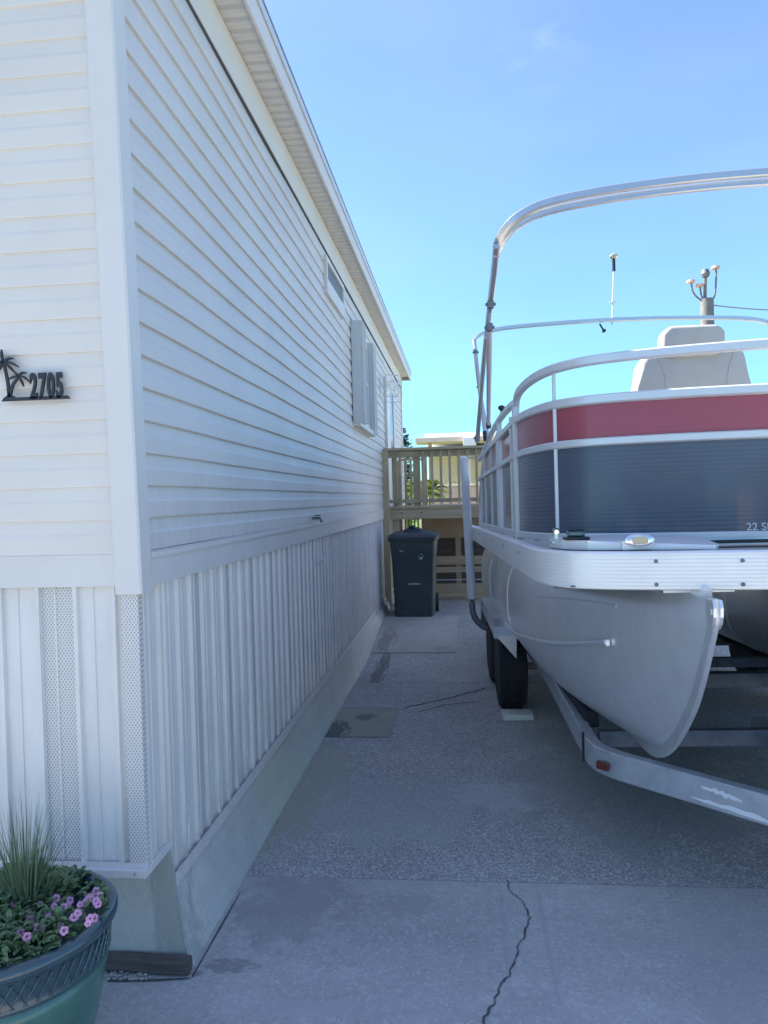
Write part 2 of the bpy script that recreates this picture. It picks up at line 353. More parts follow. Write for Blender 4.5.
# one terrain sheet out to the horizon
vs = []; fs = []; ys = [-400, -60, -20, -4, 0, 3, 7.2, 7.6, 8.0, 8.4, 8.8, 9.2, 9.4, 12, 20, 60, 900]
for y in ys:
    for x in (-600, 600): vs.append((x, y, gz(y) - .03))
for j in range(len(ys) - 1): fs.append((2 * j, 2 * j + 1, 2 * j + 3, 2 * j + 2))
o = raw('ground', vs, fs, m_grass); o['kind'] = 'structure'
m_slabA = concrete('smooth_driveway_concrete', (.50, .495, .475), .15, [(-.72, 2.95, .30, .33, (.27, .275, .27), .6), (-.25, 2.98, .16, .1, (.30, .305, .30), .6), (-.85, 2.55, .12, .05, (.19, .19, .19), .6), (.95, 2.6, .35, .5, (.36, .36, .36), .4), (.12, 2.75, .012, .5, (.34, .34, .34), .55), (.27, 2.75, .014, .5, (.34, .34, .34), .55), (-.95, 2.5, .03, .02, (.2, .2, .2), .7), (-.5, 2.35, .5, .05, (.40, .40, .40), .5)], 1, sscale=90)
m_slabB = concrete('exposed_aggregate_concrete', (.42, .42, .405), .6, [(-.35, 3.9, .7, .5, (.34, .36, .35), .6), (-.9, 4.2, .25, .9, (.33, .34, .26), .6), (.2, 4.1, .35, .25, (.47, .47, .46), .5), (.9, 4.5, .9, 1.2, (.27, .28, .28), .6)], 4, sscale=150)
m_slabC = concrete('old_driveway_concrete', (.45, .45, .43), .3, [(-.80, 7.0, .08, 1.0, (.15, .155, .14), .85), (-.4, 6.2, .3, .2, (.25, .26, .26), .5)], 8, sscale=60)
m_slabD = concrete('pale_pad_concrete', (.54, .53, .48), .1, [(-.85, 8.2, .12, .6, (.27, .26, .21), .8), (-.25, 7.9, .12, .1, (.3, .3, .26), .7)], 11)
m_patch = concrete('mossy_patch_concrete', (.36, .38, .30), .1, [(-.92, 5.2, .12, .3, (.11, .125, .11), .9), (-.75, 5.55, .1, .1, (.13, .145, .12), .8)], 14)
sheet('driveway_apron', -9, 8, -6, 3.17, 0, m_slabA)  # stretched unseen past the driveway, pale to bounce sunlight onto the front wall
sheet('driveway_aggregate', -2, 8, 3.178, 6.6, 0, m_slabB)
sheet('driveway_middle', -2, 8, 6.606, 12.5, 0, m_slabC, 1, 24)
sheet('driveway_patch', -.97, -.52, 5.08, 5.82, .004, m_patch)
sheet('concrete_pad', -.97, -.08, 7.75, 9.3, .006, m_slabD, 1, 10)
sheet('driveway_far', -2, 8, 12.5, 15, -.002, m_slabC)
sheet('street', -200, 200, -13, -6.2, -.01, m_curb)
# expansion joint and seams: dark recesses between the slabs
sheet('driveway_joint', -2, 8, 3.17, 3.178, -.0008, m_joint)
def strip(name, pts, wd, m, z=.003, kind='structure'):
    vs = []; fs = []
    for i, p in enumerate(pts):
        a = Vector(pts[max(i - 1, 0)]); b2 = Vector(pts[min(i + 1, len(pts) - 1)]); t = (b2 - a).normalized(); n = Vector((-t.y, t.x))
        ww = wd * (.5 + random.random()) * .5
        vs += [(p[0] + n.x * ww, p[1] + n.y * ww, gz(p[1]) + z), (p[0] - n.x * ww, p[1] - n.y * ww, gz(p[1]) + z)]
    for i in range(len(pts) - 1): fs.append((2 * i, 2 * i + 1, 2 * i + 3, 2 * i + 2))
    o = raw(name, vs, fs, m); o['kind'] = kind; return o
def jag(pts, n=10, amp=.012):
    out = []
    for i in range(len(pts) - 1):
        a, b2 = Vector(pts[i]), Vector(pts[i + 1])
        for k in range(n):
            p = a.lerp(b2, k / n); out.append((p.x + random.uniform(-amp, amp), p.y + random.uniform(-amp, amp)))
    out.append(pts[-1]); return out
def gpt(px, py, z=0.0):
    d = MR @ Vector((px - 384, 512 - py, -Fpx)); t = (z - CAM.z) / d.z; p = CAM + d * t; return (p.x, p.y)
strip('driveway_crack', jag([gpt(507, 880), gpt(512, 893), gpt(524, 903), gpt(530, 918), gpt(524, 935), gpt(516, 955), gpt(510, 975), gpt(502, 985), gpt(495, 1000), gpt(484, 1021), gpt(470, 1050)], 6, .0065), .0060, m_crack)
strip('driveway_crack', jag([gpt(405, 708), gpt(450, 698), gpt(488, 688)], 12, .012), .014, m_crack)
strip('driveway_crack', jag([gpt(420, 712), gpt(445, 705), gpt(480, 702)], 9, .008), .010, m_crack)

m_footing = concrete('footing_concrete', (.60, .595, .56), .1, [(0.02, .14, .12, .2, (.34, .35, .32), .7), (.05, 1.6, .2, .5, (.46, .47, .37), .6)], 21, dark=.8)
# ------------------------------------------------------------------ the house
XW, YF, YB, XL = -1.05, 2.36, 13.85, -5.4
Z1, ZT, EX = 1.47, 3.63, .108
H = thing('mobile_home', (XW, YF, 0), 'long white vinyl sided mobile home with ribbed skirting beside the driveway', 'mobile home')
HO = (XW, YF, 0)
def hp(name, bm, m, **k): return obj(name, bm, m, k.pop('parent', H), off=HO, **k)
def lap_profile():
    P = []; n = 20
    for k in range(n):
        z = Z1 + k * EX
        P += [(.003, z - .001), (.0145, z), (.0155, z + .004), (.0135, z + .055), (.0095, z + .066), (.005, z + .098)]
    P.append((.003, Z1 + n * EX)); return P
LP = lap_profile()
def wob(y, z, a): return noise.noise(Vector((y * 1.1, z * 2.3, 3.1))) * a
# side wall
vs = []; fs = []; NY = 110
for j in range(NY + 1):
    y = YF + .05 + (YB - .1 - YF - .05) * j / NY
    for d, z in LP:
        vs.append((d + wob(y, z, .006), y - YF, z + noise.noise(Vector((y * .9, z * .4, 8))) * .004))
m_ = len(LP)
for j in range(NY):
    for i in range(m_ - 1): a = j * m_ + i; fs.append((a, a + m_, a + m_ + 1, a + 1))
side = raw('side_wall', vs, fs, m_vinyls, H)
# front wall
vs = []; fs = []; NX = 40
for j in range(NX + 1):
    x = XL + (-.06 + XW - XL) * j / NX
    for d, z in LP: vs.append((x - XW, -d * .6 - wob(x, z, .002), z + noise.noise(Vector((x, z * .4, 8))) * .003))
for j in range(NX):
    for i in range(m_ - 1): a = j * m_ + i; fs.append((a, a + m_, a + m_ + 1, a + 1))
raw('front_wall', vs, fs, m_vinyl, H)
# rear and left walls, plain boxes behind
bm = NB(); box(bm, XL, XW - .022, YF + .022, YB - .01, 1.30, 3.845); hp('wall_core', bm, m_vinyl)
# corner post, gently lapped profile
bm = NB()
prism(bm, [(XW - .072, YF - .016), (XW - .065, YF - .022), (XW + .014, YF - .022), (XW + .020, YF - .016), (XW + .020, YF + .062), (XW + .014, YF + .068), (XW - .072, YF + .068)], 1.335, 3.84, 'z')
hp('corner_post', bm, m_trim)
bm = NB(); box(bm, XW - .1, XW + .022, YB - .11, YB + .02, 1.3, 3.84, .006); box(bm, XW - .1, XW + .03, YB - .22, YB - .115, 1.5, 3.84, .004); hp('corner_post', bm, m_trim)
# belt trim
bm = NB(); box(bm, XL, XW - .0722, YF - .0095, YF, 1.36, Z1 - .0008, .0005); box(bm, XL, XW - .0722, YF - .012, YF - .0098, 1.452, Z1 - .006)
box(bm, XW, XW + .018, YF + .07, YB - .23, 1.352, Z1 - .0008, .0005); box(bm, XW + .019, XW + .026, YF + .07, YB - .23, 1.445, Z1 - .006); hp('belt_trim', bm, m_trim)
# frieze
bm = NB(); box(bm, XW - .02, XW + .020, YF - .02, YB, 3.640, 3.842, .003); box(bm, XL, XW - .022, YF - .02, YF, 3.640, 3.842); hp('frieze_board', bm, m_frieze)
bm = NB(); box(bm, XW, XW + .0175, YF, YB, 3.632, 3.6365); hp('frieze_gap', bm, m_gap)
# soffit: cross ribs with vented strips
vs = []; fs = []; mi = []
XS0, XS1 = XW, -.903
y = YF - .25; k = 0; per = .082
prof = [(0, 0), (.008, .010), (.018, .010), (.026, 0), (.060, 0)]
pts = []
while y < YB + .42:
    for a, dz in prof: pts.append((y + a, 3.846 + dz, k))
    y += per
for (yy, zz, _) in pts: vs += [(XS0 - XW, yy - YF, zz), (XS1 - XW, yy - YF, zz)]
for i in range(len(pts) - 1): fs.append((2 * i, 2 * i + 1, 2 * i + 3, 2 * i + 2)); mi.append(1 if i % 5 in (3,) else 0)
raw('soffit', vs, fs, [m_sof, m_perf_sof], H, mi=mi)
bm = NB(); box(bm, -.903, -.885, YF - .28, YB + .45, 3.835, 3.965, .003); hp('fascia_board', bm, m_trim)
bm = NB(); box(bm, -.884, -.874, YF - .29, YB + .46, 3.945, 3.992, .003); hp('drip_edge', bm, m_rail)
# roof gable (ridge along Y)
xc = (XL + XW) / 2; rz = 4.0 + (XW - xc) * .22
bm = NB()
prism(bm, [(-.872, 3.994), (-.872, 4.006), (xc, rz + .04), (XL - .2, 4.006), (XL - .2, 3.994), (xc, rz)], YF - .29, YB + .46); hp('roof', bm, m_roof)
bm = NB(); prism(bm, [(XW - .01, 3.845), (-.903, 3.97), (xc, rz - .03), (XL - .15, 3.97), (XL + .01, 3.845)], YF - .0, YB); hp('gable', bm, m_vinyl)
bm = NB(); prism(bm, [(-.905, 3.86), (-.905, 3.990), (xc, rz - .004), (XL - .2, 3.990), (XL - .2, 3.86), (xc, rz - .16)], YF - .285, YF - .265); hp('rake_board', bm, m_trim)
bm = NB(); prism(bm, [(-.905, 3.86), (-.905, 3.990), (xc, rz - .004), (XL - .2, 3.990), (XL - .2, 3.86), (xc, rz - .16)], YB + .435, YB + .455); box(bm, XL, -.905, YB, YB + .434, 3.846, 3.856); hp('rake_board', bm, m_trim)

# skirting: ribbed panels; section of profile per 0.39 m: vented, plain, plain
def skirt_profile(L0, L1, phase=0):
    P = []; s = L0
    per = .131; k0 = phase; k = 0
    pr = [(0, 0), (.004, .014), (.018, .014), (.022, 0), (.064, 0), (.066, .004), (.071, .004), (.073, 0)]
    while s < L1:
        vent = ((k + k0) % 3 == 0)
        for i, (a, d) in enumerate(pr):
            if s + a <= L1: P.append((s + a, d, 1 if vent and i in (3, 7) else 0))
        s += per; k += 1
    P.append((L1, 0, 0)); return P
def skirt(name, axis, L0, L1, fixed, z0, z1, phase, m, parent=H):
    P = skirt_profile(L0, L1, phase); vs = []; fs = []; mi = []
    for s, d, v in P:
        for z in (z0, z1):
            vs.append((s - XW, -d - 0.0 + fixed - YF, z) if axis == 'x' else (fixed + d - XW, s - YF, z))
    for i in range(len(P) - 1):
        fs.append((2 * i, 2 * i + 2, 2 * i + 3, 2 * i + 1)); mi.append(P[i][2])
    return raw(name, vs, fs, [m_skirt, m], parent, mi=mi)
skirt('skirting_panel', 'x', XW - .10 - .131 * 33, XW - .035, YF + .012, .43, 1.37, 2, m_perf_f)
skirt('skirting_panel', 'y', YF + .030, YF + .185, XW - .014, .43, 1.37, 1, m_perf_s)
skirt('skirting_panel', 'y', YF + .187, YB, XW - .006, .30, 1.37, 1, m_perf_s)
# vented corner piece
bm = NB(); box(bm, XW - .06, XW - .002, YF - .004, YF + .028, .43, 1.345, .003); hp('skirting_corner', bm, m_perf_f)
# bottom channels
bm = NB(); box(bm, XL, XW + .002, YF - .022, YF + .01, .408, .436, .003); box(bm, XL, XW + .002, YF - .006, YF + .002, .436, .45)
box(bm, XW - .03, XW + .003, YF + .011, YF + .19, .408, .436, .003); hp('skirting_track', bm, m_trim)
bm = NB(); box(bm, XW - .03, XW + .018, YF + .192, YB, .27, .30, .003); box(bm, XW + .012, XW + .018, YF + .192, YB, .30, .318); hp('skirting_track', bm, m_trim)
for k in range(3):
    bm = NB(); lathe(bm, [(.006, 0), (.004, .003), (0, .004)], 8, (XW - .035 - .36 * k, 0, 0), Matrix.Translation((0, YF - .022, .424)) @ Matrix.Rotation(R_(90), 4, 'X')); hp('screw', bm, m_galv)
# concrete footing: front face and sloping side
vs = []; fs = []; n = 60
def foot(y):
    t = (y - YF) / 11.5; g = gz(y)
    wv = noise.noise(Vector((y * 1.7, 0, 0))) * .008
    return [(XW - .02, max(g, 0) * 0 + .415 if y < YF + .19 else .30), (XW + .004, .405 if y < YF + .19 else .285), (XW + .012, .36 if y < YF + .19 else .255), (XW + .045 + wv, g + .09), (XW + .072 + wv, g + .008), (XW + .08 + wv, g - .03)]
yy = [YF + .03, YF + .12, YF + .185, YF + .19] + [YF + .19 + (YB - YF - .19) * k / n for k in range(1, n + 1)]
for y in yy:
    for x, z in foot(y): vs.append((x - XW, max(y, YF + .17) - YF, z))
q = 6
for j in range(len(yy) - 1):
    for i in range(q - 1): a = j * q + i; fs.append((a, a + 1, a + q + 1, a + q))
b0 = len(vs)
fr = [(XL, .415), (XW - .02, .415)]
# front face
ff = foot(YF + .03)
vs += [(p[0] - XW, .17, p[1]) for p in ff] + [(XL - XW, .17, -.03), (XL - XW, .17, .415)]
fs.append(tuple(range(b0, b0 + 8)))
raw('footing', vs, fs, m_footing, H)

# small high window
bm = NB(); Yv0, Yv1, Zv0, Zv1 = 5.95, 6.86, 3.27, 3.57
for a in ((Yv0, Yv0 + .045, Zv0, Zv1), (Yv1 - .045, Yv1, Zv0, Zv1), (Yv0 + .045, Yv1 - .045, Zv0, Zv0 + .12), (Yv0 + .045, Yv1 - .045, Zv1 - .04, Zv1)):
    box(bm, XW + .0, XW + .04, a[0], a[1], a[2], a[3], .003)
wd = hp('window', bm, m_trim)
bm = NB(); box(bm, XW + .017, XW + .022, Yv0 + .046, Yv1 - .046, Zv0 + .121, Zv1 - .041); obj('pane', bm, mat('grey_louvre', (.16, .17, .19), .6), wd, off=HO)
# main window with accordion shutters
bm = NB()
for a in ((7.615, 7.66, 2.40, 3.36), (8.44, 8.485, 2.40, 3.36), (7.66, 8.44, 2.40, 2.46), (7.66, 8.44, 3.30, 3.36), (7.66, 8.44, 2.89, 2.92)):
    box(bm, XW, XW + .045, a[0], a[1], a[2], a[3], .003)
wd = hp('window', bm, m_trim)
bm = NB(); box(bm, XW + .017, XW + .024, 7.661, 8.439, 2.461, 3.299); obj('pane', bm, m_glass, wd, off=HO)
bm = NB(); box(bm, XW, XW + .09, 7.38, 8.75, 2.345, 2.39, .004); obj('sill', bm, m_frieze, wd, off=HO)
m_shut = mat('grey_white_shutter', (.62, .63, .62), .5, var=.05)
def shutter(y0, y1, z0, z1, d):
    bm = NB(); n = 5; P = []
    for k in range(n + 1):
        yk = y0 + (y1 - y0) * k / n; P.append((yk, XW + .03 if k % 2 else XW + d))
    # folded blades: a zigzag sheet plus end blades
    box(bm, XW + .012, XW + d, y0 - .012, y0, z0, z1, .002)
    box(bm, XW + .018, XW + d * .72, y0 - .030, y0 - .014, z0, z1, .002)
    for k in range(n):
        a, b2 = P[k], P[k + 1]
        sweep(bm, [Vector((a[1], a[0], (z0 + z1) / 2)), Vector((b2[1], b2[0], (z0 + z1) / 2))], rect(.003, (z1 - z0) / 2))
    box(bm, XW + .012, XW + d, y1, y1 + .012, z0, z1, .002)
    return hp('accordion_shutter', bm, m_shut)
shutter(7.40, 7.60, 2.38, 3.38, .135); shutter(8.50, 8.72, 2.36, 3.38, .11)
# door onto the deck, storm door slightly ajar
Yd0, Yd1, Zd0, Zd1 = 10.62, 11.55, 1.5, 3.28
bm = NB()
for a in ((Yd0 - .06, Yd0, Zd0, Zd1 + .06), (Yd1, Yd1 + .06, Zd0, Zd1 + .06), (Yd0, Yd1, Zd1, Zd1 + .06)): box(bm, XW, XW + .05, a[0], a[1], a[2], a[3], .003)
df = hp('door_frame', bm, m_trim)
bm = NB(); box(bm, XW + .012, XW + .03, Yd0, Yd1, Zd0, Zd1); dr = hp('door', bm, m_white)
bm = NB(); M = Matrix.Translation((XW + .05, Yd1 - .02, 0)) @ Matrix.Rotation(R_(-8), 4, 'Z')
hh = Yd1 - Yd0 - .04
for a in ((-hh, -hh + .07, Zd0 + .02, Zd1), (-.07, 0, Zd0 + .02, Zd1), (-hh + .07, -.07, Zd0 + .02, Zd0 + .12), (-hh + .07, -.07, Zd1 - .07, Zd1), (-hh + .07, -.07, 2.30, 2.36)):
    box(bm, 0, .025, a[0], a[1], a[2], a[3], .003, M=M)
sd = hp('storm_door', bm, m_trim)
bm = NB(); box(bm, .010, .014, -hh + .071, -.071, 2.361, Zd1 - .071, M=M); obj('pane', bm, m_glassb, sd, off=HO)
bm = NB(); box(bm, .010, .014, -hh + .071, -.071, Zd0 + .121, 2.299, M=M); obj('pane', bm, m_glass, sd, off=HO)
bm = NB(); tube(bm, [(.02, -hh + .04, 2.24), (.07, -hh + .04, 2.24), (.07, -hh + .04, 2.38), (.02, -hh + .04, 2.38)], .008, 8); bmesh.ops.transform(bm, matrix=M, verts=bm.verts); obj('handle', bm, m_black, sd, off=HO)
# small scrollwork awning over the door
for yb in (10.05, 10.62):
    bm = NB(); tube(bm, [(XW + .02, yb, 2.98), (XW + .02, yb, 3.28), (XW + .26, yb, 3.26), (XW + .26, yb, 3.05)], .009, 6)
    tube(bm, [(XW + .02, yb, 2.98), (XW + .26, yb, 2.98), (XW + .26, yb, 3.06)], .007, 6)
    for cx, r in ((.08, .05), (.19, .055)):
        tube(bm, [(XW + cx + r * math.cos(t) * (1 - t / 14), yb, 3.13 + r * 1.6 * math.sin(t) * (1 - t / 14)) for t in [k * .5 for k in range(20)]], .006, 6)
    hp('scroll_bracket', bm, m_white)
# faucet, skirting pull
bm = NB(); tube(bm, [(XW + .015, 5.18, 1.50), (XW + .07, 5.18, 1.50), (XW + .085, 5.18, 1.47)], .010, 8); lathe(bm, [(.022, 0), (.022, .008), (0, .01)], 10, (XW + .055, 5.18, 1.515)); hp('faucet', bm, m_galvd)
bm = NB(); box(bm, XW + .01, XW + .022, 5.35, 5.62, 1.180, 1.192, .002); hp('access_handle', bm, m_white)

# the end of the house is a little out of plumb
for ch in list(H.children):
    if ch.type != 'MESH' or ch.name.split('.')[0] in ('wall_core', 'footing', 'skirting_panel', 'skirting_corner', 'skirting_track', 'screw'): continue
    for v in ch.data.vertices:
        if v.co.z > 1.40 and v.co.y < 1.5:
            v.co.y -= (v.co.z - 1.40) * .042 * min(1, max(0, (1.5 - v.co.y) / 1.5))
# house number sign
def wpt_front(px, py, y=YF - .054):
    d = MR @ Vector((px - 384, 512 - py, -Fpx)); t = (y - CAM.y) / d.y; return CAM + d * t
sg = thing('house_number_sign', wpt_front(30, 400), 'black metal house number 2705 with palm trees on the front wall', 'house number')
SO = sg.location.copy()
def leafshape(bm, c, ang, ln, wdt, droop, y0, y1):
    n = 9; up = []; lo = []
    for k in range(n + 1):
        t = k / n; a = ang - droop * t * t
        p = Vector((c[0], c[1]))
        x = c[0] + ln * t * math.cos(ang) ; z = c[1] + ln * t * math.sin(ang) - droop * ln * t * t
        ww = wdt * math.sin(math.pi * min(1, t * .9 + .08)) ** .7
        dx, dz = math.cos(ang), math.sin(ang) - 2 * droop * t; l = math.hypot(dx, dz); nx, nz = -dz / l, dx / l
        up.append((x + nx * ww, z + nz * ww)); lo.append((x - nx * ww * .35, z - nz * ww * .35))
    prism(bm, up + lo[::-1], y0, y1)
def P2(px, py): p = wpt_front(px, py); return (p.x - SO.x, p.z - SO.z)
bm = NB()
base = [P2(2, 401.5), P2(4, 398.5), P2(7, 396), P2(10, 395), P2(13, 395.5), P2(16, 397.5), P2(30, 397), P2(65, 395.7), P2(68, 395.5), P2(70.5, 398.7)]
prism(bm, base, -.004, .004)
def stem(pts, w0, w1):
    P = [Vector((*P2(*p), 0)) for p in pts]; P = smooth_path(P, 5); L_ = []; R2 = []
    for i, p in enumerate(P):
        t = (P[min(i + 1, len(P) - 1)] - P[max(i - 1, 0)]).normalized(); n = Vector((-t.y, t.x, 0)); ww = w0 + (w1 - w0) * i / (len(P) - 1)
        L_.append(tuple((p + n * ww)[:2])); R2.append(tuple((p - n * ww)[:2]))
    prism(bm, L_ + R2[::-1], -.004, .004)
stem([(9.5, 397), (7.5, 380), (4, 364)], .005, .0035); stem([(10, 397), (13, 385), (19, 377)], .005, .003)
c = P2(3.2, 362.5)
for a, l, dr in ((95, .042, 0), (35, .046, .35), (0, .052, .35), (-35, .045, .2), (145, .046, .35), (185, .05, .35), (225, .045, .2)):
    leafshape(bm, c, R_(a), l, .006, dr if True else 0, -.004, .004)
c = P2(18.5, 376)
for a, l, dr in ((125, .022, .1), (40, .038, .45), (-5, .036, .5), (-65, .038, .0), (170, .034, .45)):
    leafshape(bm, c, R_(a), l, .0048, dr, -.004, .004)
obj('palm_plate', bm, m_iron, sg)
def text(name, s, size, M, m, parent, sx=1, ext=.003, offs=.0, group=None):
    cu = bpy.data.curves.new('t', 'FONT'); cu.body = s; cu.size = size; cu.extrude = ext; cu.offset = offs
    to = bpy.data.objects.new('t', cu); COL.objects.link(to)
    dg = bpy.context.evaluated_depsgraph_get(); me = bpy.data.meshes.new_from_object(to.evaluated_get(dg))
    bpy.data.objects.remove(to); me.transform(Matrix.Diagonal((sx, 1, 1, 1))); me.transform(M)
    me.materials.clear(); me.materials.append(m); o = bpy.data.objects.new(name, me); link(o, parent); return o
for i, ch in enumerate('2705'):
    p = P2(30.6 + 8.6 * i, 397.2 - .25 * i)
    text('numeral', ch, .108, Matrix.Translation((p[0], 0, p[1] - .001)) @ Matrix.Rotation(R_(90), 4, 'X'), m_iron, sg, sx=.45, ext=.004, offs=.0040)

# ------------------------------------------------------------------ boat (local frame: u right, v toward stern, w up)
def rayw(px, py): return MR @ Vector((px - 384, 512 - py, -Fpx))
Bv = rayw(429, 511).normalized(); Rv = Bv.cross(Vector((0, 0, 1))).normalized(); Uv = Rv.cross(Bv)
BO = Vector((.293, 3.06, 1.274))
OFF = Vector((1.25, 2.4, -.78))
boat = thing('pontoon_boat', (0, 0, 0), 'silver and navy pontoon boat with red band and bare canopy frame on a trailer', 'boat')
Mb = Matrix((Rv, Bv, Uv)).transposed()
boat.matrix_world = Matrix.Translation(BO + Mb @ OFF) @ Mb.to_4x4()
boat.rotation_mode = 'XYZ'; boat.location = BO + Mb @ OFF; boat.rotation_euler = Mb.to_euler()
def bo(name, bm, m, smooth=False, parent=None): return obj(name, bm, m, parent or boat, smooth=smooth, off=OFF)
BW = 2.5
def mirror(pts): return pts + [(BW - u, v) for u, v in pts[::-1]]
edge = smooth_path([(0, 5.18, 0), (0, 3, 0), (0, 1, 0), (0, .25, 0), (.005, -.0, 0), (.03, -.17, 0), (.10, -.29, 0), (.24, -.362, 0), (.5, -.42, 0), (.8, -.46, 0), (1.25, -.485, 0)], 6)
edge = [(p.x, p.y) for p in edge]; full = mirror(edge[:-1])
# deck slab
bm = NB(); prism(bm, full, .012, .118, 'z'); bo('deck', bm, mat('deck_vinyl', (.42, .41, .38), .7, var=.1))
# fascia (edge extrusion), slightly proud, with top lip
bm = NB(); sweep(bm, [Vector((u, v, .066)) for u, v in full], [(.004, -.066), (.010, -.062), (.012, -.03), (.012, .06), (.006, .068), (-.03, .068), (-.03, -.066)])
bo('deck_fascia', bm, m_fascia, smooth=True)
for (u, v) in ((.62, -.445), (.95, -.480), (1.5, -.480), (.35, -.395)):
    for w_ in ((.095,) if u > .7 else (.10, .02)):
        bm = NB(); lathe(bm, [(.007, 0), (.006, .004), (0, .006)], 10, (0, 0, 0), Matrix.Translation((u, v - .010, w_)) @ Matrix.Rotation(R_(90), 4, 'X')); bo('bolt', bm, m_galvd)
for v in (.5, 1.2, 1.9, 2.6, 3.3, 4.0):
    bm = NB(); lathe(bm, [(.006, 0), (.005, .004), (0, .006)], 10, (0, 0, 0), Matrix.Translation((-.011, v, .09)) @ Matrix.Rotation(R_(-90), 4, 'Y')); bo('bolt', bm, m_galvd)
# fence plan
fp = smooth_path([(.05, 3.95, 0), (.05, 3, 0), (.05, 2, 0), (.05, 1.25, 0), (.052, .98, 0), (.075, .72, 0), (.13, .48, 0), (.2, .36, 0), (.33, .265, 0), (.6, .18, 0), (.96, .125, 0), (1.25, .11, 0)], 6)
fp = [(p.x, p.y) for p in fp]
def sub(a, b): return [p for p in fp if a <= p[1] <= b]
ffull = mirror(fp[:-1])
iG1 = 3.0
frontp = [p for p in fp if p[1] <= 1.0]; frontfull = mirror(frontp[:-1])
# panels: navy lower, red upper. The shell is continuous from the gate forward, separate behind
def panel(name, path, z0, z1, m, side=0):
    bm = NB(); ribbon(bm, [(p[0] + side, p[1]) for p in path], z0, z1, .006); return bo(name, bm, m)
panel('navy_panel', frontfull, .175, .555, m_navy); panel('red_panel', frontfull, .590, .735, m_red)
rearp = [p for p in fp if 1.95 <= p[1] <= 3.75]; gatep = [p for p in fp if 1.02 <= p[1] <= 1.9]
panel('navy_panel', gatep, .175, .555, m_navy, .008); panel('red_panel', gatep, .590, .735, m_red, .008)
panel('navy_panel', rearp, .175, .555, m_navy, .003); panel('red_panel', [p for p in rearp if p[1] < 3.3], .590, .735, m_red, .003)
rp2 = [(BW - p[0], p[1]) for p in gatep + []]; rp3 = [(BW - p[0], p[1]) for p in rearp]
panel('navy_panel', rp3, .175, .555, m_navy); panel('red_panel', rp3, .590, .735, m_red); panel('navy_panel', rp2, .175, .555, m_navy); panel('red_panel', rp2, .590, .735, m_red)
def rail(name, pts, prof, m=m_rail): bm = NB(); sweep(bm, pts, prof); return bo(name, bm, m, smooth=True)
sq = rect(.016, .016, .004)
fl = lambda path, w_: [Vector((p[0], p[1], w_)) for p in path]
rail('bottom_rail', fl(ffull, .160), rect(.018, .017, .004))
rail('middle_rail', fl(ffull, .573), rect(.020, .017, .005))
rail('top_rail', fl(ffull, .757), rect(.021, .020, .006))
# raised grab rail at the bow
gp = smooth_path([(.052, 1.02, .74), (.052, 1.0, .82), (.055, .93, .885), (.07, .72, .905), (.11, .47, .91), (.19, .31, .915), (.33, .21, .92), (.6, .13, .925), (.96, .075, .93), (1.25, .06, .93)], 6)
gl = gp + [Vector((BW - p.x, p.y, p.z)) for p in gp[:-1][::-1]]
rail('grab_rail', gl, rect(.017, .020, .006))
# side upper rail over the gate and aft, curving down at the stern
ur = smooth_path([(.05, 1.05, .86), (.05, 1.6, .875), (.05, 2.4, .86), (.05, 3.1, .80), (.05, 3.55, .765)], 5)
rail('side_rail', ur, rect(.016, .018, .005)); rail('side_rail', [Vector((BW - p.x, p.y, p.z)) for p in ur], rect(.016, .018, .005))
for s in (0, 1):
    q_ = smooth_path([(.045, 2.7, .775), (.045, 3.2, .72), (.045, 3.6, .56), (.045, 3.85, .36), (.045, 3.95, .16)], 5)
    rail('stern_curve_rail', [Vector((BW - p.x if s else p.x, p.y, p.z)) for p in q_], rect(.014, .016, .005))
# posts
def post(u, v, a=.014, b=.014, z0=.13, z1=.76, n='post'):
    bm = NB(); box(bm, u - a, u + a, v - b, v + b, z0, z1, .003); bo(n, bm, m_rail)
for s in (0, 1):
    g = lambda u: BW - u if s else u
    post(g(.048), .985, .017, .030, z1=.83); post(g(.048), 1.16, .016, .020, z1=.80)
    post(g(.048), 1.92, .016, .028, z1=.87); post(g(.048), 2.02, .016, .016, z1=.80)
    for v in (2.55, 3.15, 3.6): post(g(.046), v, .012, .012, z1=.76 if v < 3.3 else .55)
    post(g(.155), .405, .008, .008, z1=.925 - .02)
    post(g(1.2), .112, .013, .013, z1=.91)
# feet under fence
for s in (0, 1):
    for u, v in ((.05, 3.3), (.05, 2.5), (.05, 1.7), (.05, 1.05), (.09, .62), (.24, .32), (.6, .18), (1.05, .12)):
        u = BW - u if s else u; bm = NB(); box(bm, u - .012, u + .012, v - .014, v + .014, .135, .145); bo('fence_spacer', bm, m_alum)
# deck corner plates, docking light, nav light, cleat
for s in (0, 1):
    P = [(.10, .28), (.055, .0), (.075, -.16), (.15, -.26), (.30, -.325), (.56, -.385), (.60, -.30), (.62, -.02), (.45, .10), (.27, .19)]
    if s: P = [(BW - u, v) for u, v in P][::-1]
    bm = NB(); vs_ = prism(bm, P, .136, .150, 'z')
    for v in bm.verts:
        if v.co.z > .14 and v.co.y > -.28: v.co.z += .020
    bo('corner_plate', bm, m_fascia)
for s in (0, 1):
    uu = BW - .31 if s else .31
    bm = NB(); lathe(bm, [(0, -.004), (.024, 0), (.026, .006), (.020, .012), (0, .013)], 20, (0, 0, 0), Matrix.Translation((uu, -.352, .172)) @ Matrix.Rotation(R_(90), 4, 'X') @ Matrix.Diagonal((1.95, .9, .9, 1)))
    dl = bo('docking_light', bm, m_chrome, smooth=True)
    bm = NB(); box(bm, uu - .027, uu + .027, -.368, -.363, .160, .184, .002); bo('lens', bm, m_lens, parent=dl)
    bm = NB(); box(bm, uu - .055, uu + .055, -.339, -.295, .136, .170, .004); bo('light_bracket', bm, m_fascia, parent=dl)
nl = []
